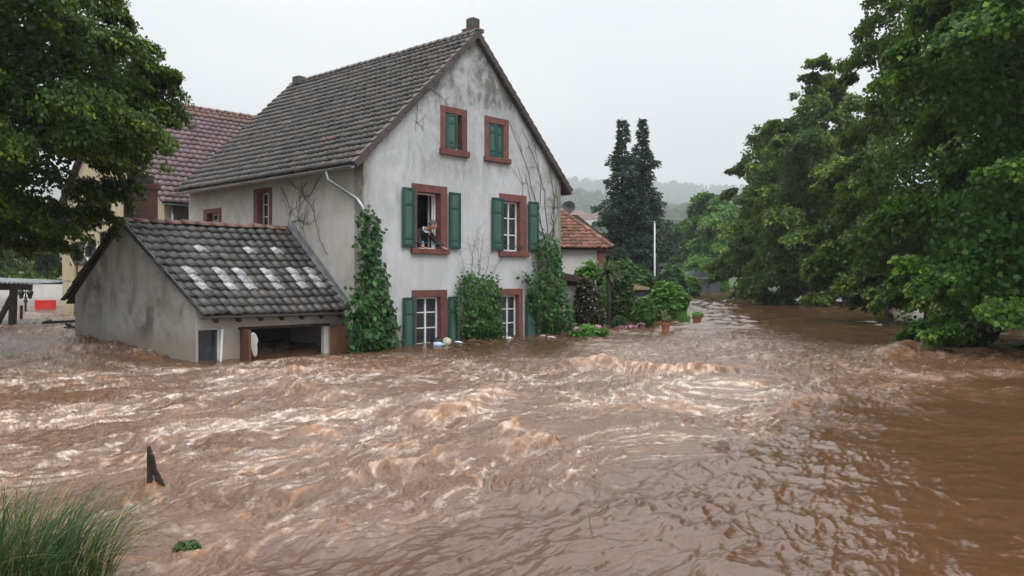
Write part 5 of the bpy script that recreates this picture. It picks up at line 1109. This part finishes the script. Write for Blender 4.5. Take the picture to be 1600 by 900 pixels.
# riverbank under the camera's left, and its overhanging grass
X, Y = np.meshgrid(np.linspace(-5.2, -1.9, 50), np.linspace(2.2, 5.0, 44))
zb = -.55+.78*np.exp(-(((X+3.2)/1.25)**2+((Y-4.05)/.75)**2)*1.1)+.05*fbm(X*2.2, Y*2.2, 4, 9); ii = np.arange(X.size).reshape(X.shape)
tag(npmesh('riverbank', np.stack([X, Y, zb], -1).reshape(-1, 3), np.stack([ii[:-1, :-1], ii[:-1, 1:], ii[1:, 1:], ii[1:, :-1]], -1).reshape(-1, 4), m_soil, smooth=True), kind='structure')
blades('grass_clump', 'lush clump of long arching grass on the bank in the lower left corner', 'grass', (-2.98, 4.45, .06), 1900, .78, .66, 131, [m_grass, m_dry], .0042, lean=(.14, -.04), curl=1.3, squash=.55)
p = at(292, 862, 5.15); t = bush('water_weed', 'small green weed drifting in the foreground beside the grass clump', 'weed', (268, 316, 846, 868), 5.15, 520, .022, m_shrub, 133, lo=.0)
# stem and stick in the foreground
p = at(926, 838, 5.5); m = MB(); m.tube([(.012, 0, -.06), (.01, 0, .0), (-.014, 0, .06), (-.022, .0, .12), (-.016, 0, .16)], [.0035, .0035, .003, .0025, .0015], 6); o = m.build('stem', m_twig, smooth=True); o.location = (p.x, 5.5, -.01); tag(o, 'thin curved stem sticking out of the smooth foreground water', 'stem')
p = at(252, 831, 5.6); m = MB(); m.tube([(-.06, 0, .01), (-.02, .01, .022), (.05, -.01, .008)], [.008, .011, .005], 7); m.tube([(-.05, 0, .01), (-.065, .01, .04)], [.006, .003], 5); o = m.build('stick', m_wet, smooth=True); o.location = (p.x, 5.6, .02); tag(o, 'short black stick floating behind the grass clump', 'stick')
# ------------------------------------------------------------------ pots
def pot(label, px, yb, Y, r0, h, tilt=0.):
    p = at(px, yb, Y); t = thing('flower_pot', label, 'pot', (p.x, Y, wz(p.x, Y)), 0); t.rotation_euler = (R(tilt), R(tilt*.6), 0)
    m = MB(); m.lathe([(r0*.68, -.12), (r0*.92, h*.72), (r0*1.08, h*.73), (r0*1.1, h), (r0*.98, h), (r0*.94, h*.85), (.01, h*.84)], (0, 0, 0), 20); m.build('pot', m_terra, t, smooth=False)
    MB().lathe([(r0*.93, h*.85), (r0*.5, h*.9), (.01, h*.91)], (0, 0, 0), 14).build('soil', m_soil, t)
    return t
c = pot('terracotta pot holding a fat branched cactus in the flood', 1040, 518, 27.4, .155, .28)
m = MB(); r = np.random.default_rng(5)
for (x, y, h, rr) in ((-.10, 0, .40, .055), (.0, .05, .44, .06), (.11, -.02, .24, .07), (.03, -.06, .20, .075), (-.06, -.07, .16, .06), (.15, .05, .16, .05)):
    m.tube([(x*.6, y*.6, .24), (x, y, .27+h*.3), (x*1.15, y, .27+h*.8), (x*1.18, y, .27+h*.95), (x*1.18, y, .27+h)], [rr*.8, rr, rr*.95, rr*.65, rr*.1], 10)
m.build('cactus', m_cactus, c, smooth=True)
c = pot('terracotta flower pot with trailing plants right of the cactus', 1089, 501, 33, .20, .27, 6)
r = np.random.default_rng(6); n = 260; a = r.uniform(0, 6.28, n); q = np.sqrt(r.random(n))*.24; L = np.stack([q*np.cos(a), q*np.sin(a), .27+.12*r.random(n)-.5*np.maximum(q-.17, 0)], 1)
V, Fc = leaves(L, np.array((0, -.3, 1.))+r.normal(0, .5, L.shape), r.normal(0, 1, L.shape), np.full(n, .07), .4); npmesh('plant', V, Fc, m_bush, c, attrs={'rnd': np.repeat(r.random(n), 4)})
p = at(1117, 447, 84); zz = at(0, 438, 84).z
pd = MB().box((-.45, -.3, -.8), (.45, .3, .52)).build('pedestal', m_dgrey, bevel=.03); pd.location = (p.x, 84, zz-.52); tag(pd, 'dark block under the ball topiary pot at the far bank', 'pedestal')
c = thing('flower_pot', 'terracotta pot with a clipped ball topiary on the far bank', 'pot', (p.x, 84, zz), 0)
MB().lathe([(.2, 0), (.27, .3), (.31, .3), (.31, .42), (.26, .42), (.01, .38)], (0, 0, 0), 14).build('pot', m_terra, c)
d = unit(np.random.default_rng(7).normal(0, 1, (900, 3))); L = d*(.30+.08*np.random.default_rng(8).random((900, 1)))+np.array((0, 0, .75))
V, Fc = leaves(L, d, np.random.default_rng(9).normal(0, 1, d.shape), np.full(900, .12), .45); npmesh('topiary', V, Fc, m_shrub, c, attrs={'rnd': np.repeat(np.random.default_rng(10).random(900), 4)})
p0 = at(1078, 449, 88)
m = MB(); [m.bar((x, 0, 0), (x+.4, .05, .55), .12, .12) for x in (0, .9, 1.8)]; m.bar((-.2, .0, .56), (2.6, 0, .6), .5, .10); m.bar((-.2, -.3, .28), (2.6, -.3, .3), .3, .08)
o = m.build('garden_bench', m_wet); o.location = (p0.x, 88, p0.z-.05); tag(o, 'dark garden bench on the far bank before the long shed', 'bench')
# ------------------------------------------------------------------ things afloat along the house wall
def afloat(name, label, cat, px, py, build):
    Y = CH*F/(py-HZ); p = at(px, py, Y); o = build(); o.location = (p.x, Y, wz(p.x, Y)); return tag(o, label, cat)
def ball_():
    m = MB(); m.ball((0, 0, .06), .125, 16); return m.build('ball', basic('weathered_leather', (.30, .27, .2), (.55, .53, .45), 9, .6, .2), smooth=True)
afloat('ball', 'weathered cream ball floating below the lower left window', 'ball', 698, 538, ball_)
def bottle(col, L=.26, r=.055, rz=0):
    def f():
        m = MB(); M = Matrix.Rotation(R(rz), 4, 'Z'); prof = [(.01, 0), (r, .01), (r, L*.62), (r*.35, L*.82), (r*.35, L)]
        m.lathe(prof, (0, 0, 0), 12); m.v = [tuple(M @ Vector((v[2]-L/2, v[0], v[1]+.03))) for v in m.v]
        return m.build('bottle', basic('plastic', col, tuple(min(.9, c*1.25) for c in col), 6, .3, .05), smooth=True)
    return f
afloat('bottle', 'pale blue plastic bottle floating against the cream ball', 'bottle', 686, 540, bottle((.35, .45, .58), .3, .07, 12))
afloat('bottle', 'small white bottle floating in front of the ivy bush', 'bottle', 717, 537, bottle((.55, .6, .7), .22, .04, -8))
afloat('bottle', 'white plastic bottle floating left of the hydrangea', 'bottle', 862, 529, bottle((.4, .4, .38), .26, .045, -25))
afloat('bottle', 'white bottle floating below the lower right window', 'bottle', 796, 530, bottle((.42, .42, .4), .22, .045, 15))
def bag(col, s):
    def f():
        m = MB(); m.ball((0, 0, .03), s, 14, (1.3, .8, .6)); r = random.Random(int(s*1e4)); m.v = [(x*(1+.25*math.sin(9*y/s+x)), y*(1+.2*math.cos(7*x/s)), z*(1+.3*math.sin(5*x/s+4*y/s))) for x, y, z in m.v]
        return m.build('bag', basic('bag_plastic', col, tuple(c*1.3 for c in col), 9, .45, .4), smooth=True)
    return f
afloat('bag', 'crumpled black bag caught under the lower left window', 'bag', 683, 534, bag((.015, .013, .012), .14))
afloat('bag', 'crumpled pale bag floating among the wall debris', 'bag', 848, 527, bag((.22, .19, .15), .08))
def debris():
    r = np.random.default_rng(77); m = MB(); base = None
    for k in range(210):
        px = r.uniform(700, 945); py = 548-(px-700)*.075+r.normal(0, 5.5)*(1 if px < 900 else .6)-6; Y = CH*F/(py-HZ); p = at(px, py, Y); z = wz(p.x, Y)+.035
        a = r.uniform(0, math.pi); L = r.uniform(.05, .26); q = Vector((math.cos(a)*L/2, math.sin(a)*L/2, r.normal(0, .01)))
        m.bar(Vector((p.x, Y, z))-q, Vector((p.x, Y, z))+q, r.uniform(.012, .05), r.uniform(.012, .03))
    me = m.build('debris', basic('soaked_litter', (.05, .028, .016), (.16, .095, .05), 12, .8, .2, rnd=.6)); tag(me, 'scattered twigs and litter floating along the house wall', 'debris', kind='stuff')
debris()
# ------------------------------------------------------------------ the man at the window
def skin(name, joints, edges, mat, parent, levels=2, root=0):
    me = bpy.data.meshes.new(name); me.from_pydata([j[0] for j in joints], edges, []); o = bpy.data.objects.new(name, me); COL.objects.link(o)
    s = o.modifiers.new('skin', 'SKIN'); s.use_smooth_shade = True
    for k, j in enumerate(joints): 
        v = me.skin_vertices[0].data[k]; v.radius = (j[1], j[2] if len(j) > 2 else j[1]); v.use_root = (k == root)
    b = o.modifiers.new('sub', 'SUBSURF'); b.levels = levels; b.render_levels = levels
    dg = bpy.context.evaluated_depsgraph_get(); nm = bpy.data.meshes.new_from_object(o.evaluated_get(dg)); o.modifiers.clear(); o.data = nm; nm.name = name
    nm.materials.clear(); nm.materials.append(mat); nm.polygons.foreach_set('use_smooth', np.ones(len(nm.polygons), bool)); o.parent = parent; return o
W0 = WIN[0]; zs = W0['q'][2]; xc = (W0['q'][0]+W0['q'][1])/2+.09; mo = HF.world(xc, .62, ZFL)
man = thing('person', 'grey haired man in dark jacket leaning out of an upper window, hands on sill', 'person', (mo.x, mo.y, ZFL), HANG)
dz = zs-ZFL; y_ = -.62                       # local: wall face at y = -.62
hl, hr = gx(660)-xc, gx(691)-xc
m_skin = basic('skin', (.42, .20, .145), (.50, .25, .19), 8, .55, .1); m_navy = basic('navy_cloth', (.010, .012, .018), (.022, .025, .034), 12, .85, .3)
m_shirt = basic('white_shirt', (.5, .52, .56), (.62, .64, .68), 8, .8, .2); m_hair = basic('grey_hair', (.05, .045, .04), (.13, .12, .11), 30, .8, .5, fine=120); m_pants = basic('trousers', (.02, .022, .03), (.035, .038, .05), 9, .9, .3)
J = [((0, .10, dz+.08), .15, .11), ((0, -.05, dz+.26), .15, .11), ((.0, -.26, dz+.44), .17, .12), ((.02, -.36, dz+.53), .07), ((.05, -.46, dz+.575), .055), ((.07, -.54, dz+.61), .075, .085), ((.085, -.60, dz+.67), .085, .095), ((.075, -.58, dz+.73), .06),
     ((-.19, -.28, dz+.46), .075), ((-.27, -.42, dz+.26), .048), ((hl-.02, -.60, dz+.07), .030), ((hl, -.70, dz+.035), .034, .022),
     ((.20, -.32, dz+.45), .075), ((.29, -.46, dz+.25), .048), ((hr-.02, -.62, dz+.07), .030), ((hr, -.71, dz+.035), .034, .022),
     ((-.10, .14, dz-.05), .10), ((-.11, .05, .48), .065), ((-.12, .12, .09), .045), ((-.13, -.06, .04), .04), ((.10, .14, dz-.05), .10), ((.11, .05, .48), .065), ((.12, .12, .09), .045), ((.13, -.06, .04), .04)]
E = [(0, 1), (1, 2), (2, 3), (3, 4), (4, 5), (5, 6), (6, 7), (2, 8), (8, 9), (9, 10), (10, 11), (2, 12), (12, 13), (13, 14), (14, 15), (0, 16), (16, 17), (17, 18), (18, 19), (0, 20), (20, 21), (21, 22), (22, 23)]
for hx_, w0_, sgn in ((hl, 11, -1), (hr, 15, 1)):     # four fingers over the sill edge and a thumb at the side
    for k, (dx, ln) in enumerate(((-.030, .062), (-.010, .074), (.011, .070), (.031, .054))):
        b0 = len(J); J += [((hx_+dx, -.735, dz+.030), .0095), ((hx_+dx*1.1, -.735-ln*.45, dz+.026), .009), ((hx_+dx*1.15, -.735-ln*.72, dz-.005), .0075)]; E += [(w0_, b0), (b0, b0+1), (b0+1, b0+2)]
    b0 = len(J); J += [((hx_-sgn*.045, -.69, dz+.022), .011), ((hx_-sgn*.06, -.735, dz+.018), .009)]; E += [(w0_, b0), (b0, b0+1)]
skin('body', J, E, m_skin, man)
fz = Vector((.62, -.62, -.42)).normalized()           # he looks down and to his left
hc = Vector((.085, -.60, dz+.665)); sdv = fz.cross(Vector((0, 0, 1))).normalized(); upv = sdv.cross(fz)
m = MB(); Mr = Matrix((sdv, fz, upv)).transposed(); m.ball(hc, .106, 16, (.80, .98, 1.12), Mr); m.tube([hc+fz*.095+upv*.02, hc+fz*.125-upv*.018, hc+fz*.098-upv*.03], [.009, .016, .01], 7)
m.ball(hc+fz*.07-upv*.085, .045, 10, (1, .8, .7), Mr)
for s in (-1, 1): m.ball(hc+sdv*s*.085-upv*.01, .03, 8, (.4, .7, 1.1), Mr)
m.build('face', m_skin, man, smooth=True)
for s in (-1, 1): MB().ball(hc+fz*.094+sdv*s*.034+upv*.018, .011, 8).build('eye', m_iron, man, smooth=True)
MB().tube([hc+fz*.101-upv*.052-sdv*.022, hc+fz*.106-upv*.05, hc+fz*.101-upv*.052+sdv*.022], [.004, .006, .004], 6).build('mouth', basic('lips', (.3, .11, .09), (.34, .13, .1), 5), man)
m = MB(); m.ball(hc+upv*.028-fz*.022, .112, 16, (.86, .98, .98), Mr); m.v = [v for v in m.v]; o = m.build('hair', m_hair, man, smooth=True)
JK = [((0, .10, dz+.05), .175, .135), ((0, -.05, dz+.26), .18, .135), ((.0, -.26, dz+.44), .215, .15), ((.015, -.34, dz+.515), .10), ((-.22, -.28, dz+.45), .115), ((-.28, -.42, dz+.26), .072), ((hl-.02, -.60, dz+.085), .05), ((.21, -.32, dz+.45), .10), ((.30, -.46, dz+.25), .072), ((hr-.02, -.62, dz+.085), .05)]
skin('jacket', JK, [(0, 1), (1, 2), (2, 3), (2, 4), (4, 5), (5, 6), (2, 7), (7, 8), (8, 9)], m_navy, man)
skin('trousers', [((0, .12, dz+.0), .16, .12), ((-.10, .14, dz-.1), .115), ((-.11, .05, .48), .085), ((-.12, .12, .10), .07), ((.10, .14, dz-.1), .115), ((.11, .05, .48), .085), ((.12, .12, .10), .07)], [(0, 1), (1, 2), (2, 3), (0, 4), (4, 5), (5, 6)], m_pants, man)
m = MB(); m.tube([(-.09, -.40, dz+.52), (-.03, -.46, dz+.46), (.05, -.49, dz+.47)], [.022, .028, .02], 7); m.tube([(-.09, -.40, dz+.52), (-.06, -.36, dz+.60), (.0, -.34, dz+.62)], [.022, .02, .015], 7); m.build('collar', m_shirt, man, smooth=True)
m = MB(); m.ball((.04, -.17, dz+.17), .10, 12, (1., .7, 1.1)); m.build('shirt', m_shirt, man, smooth=True)
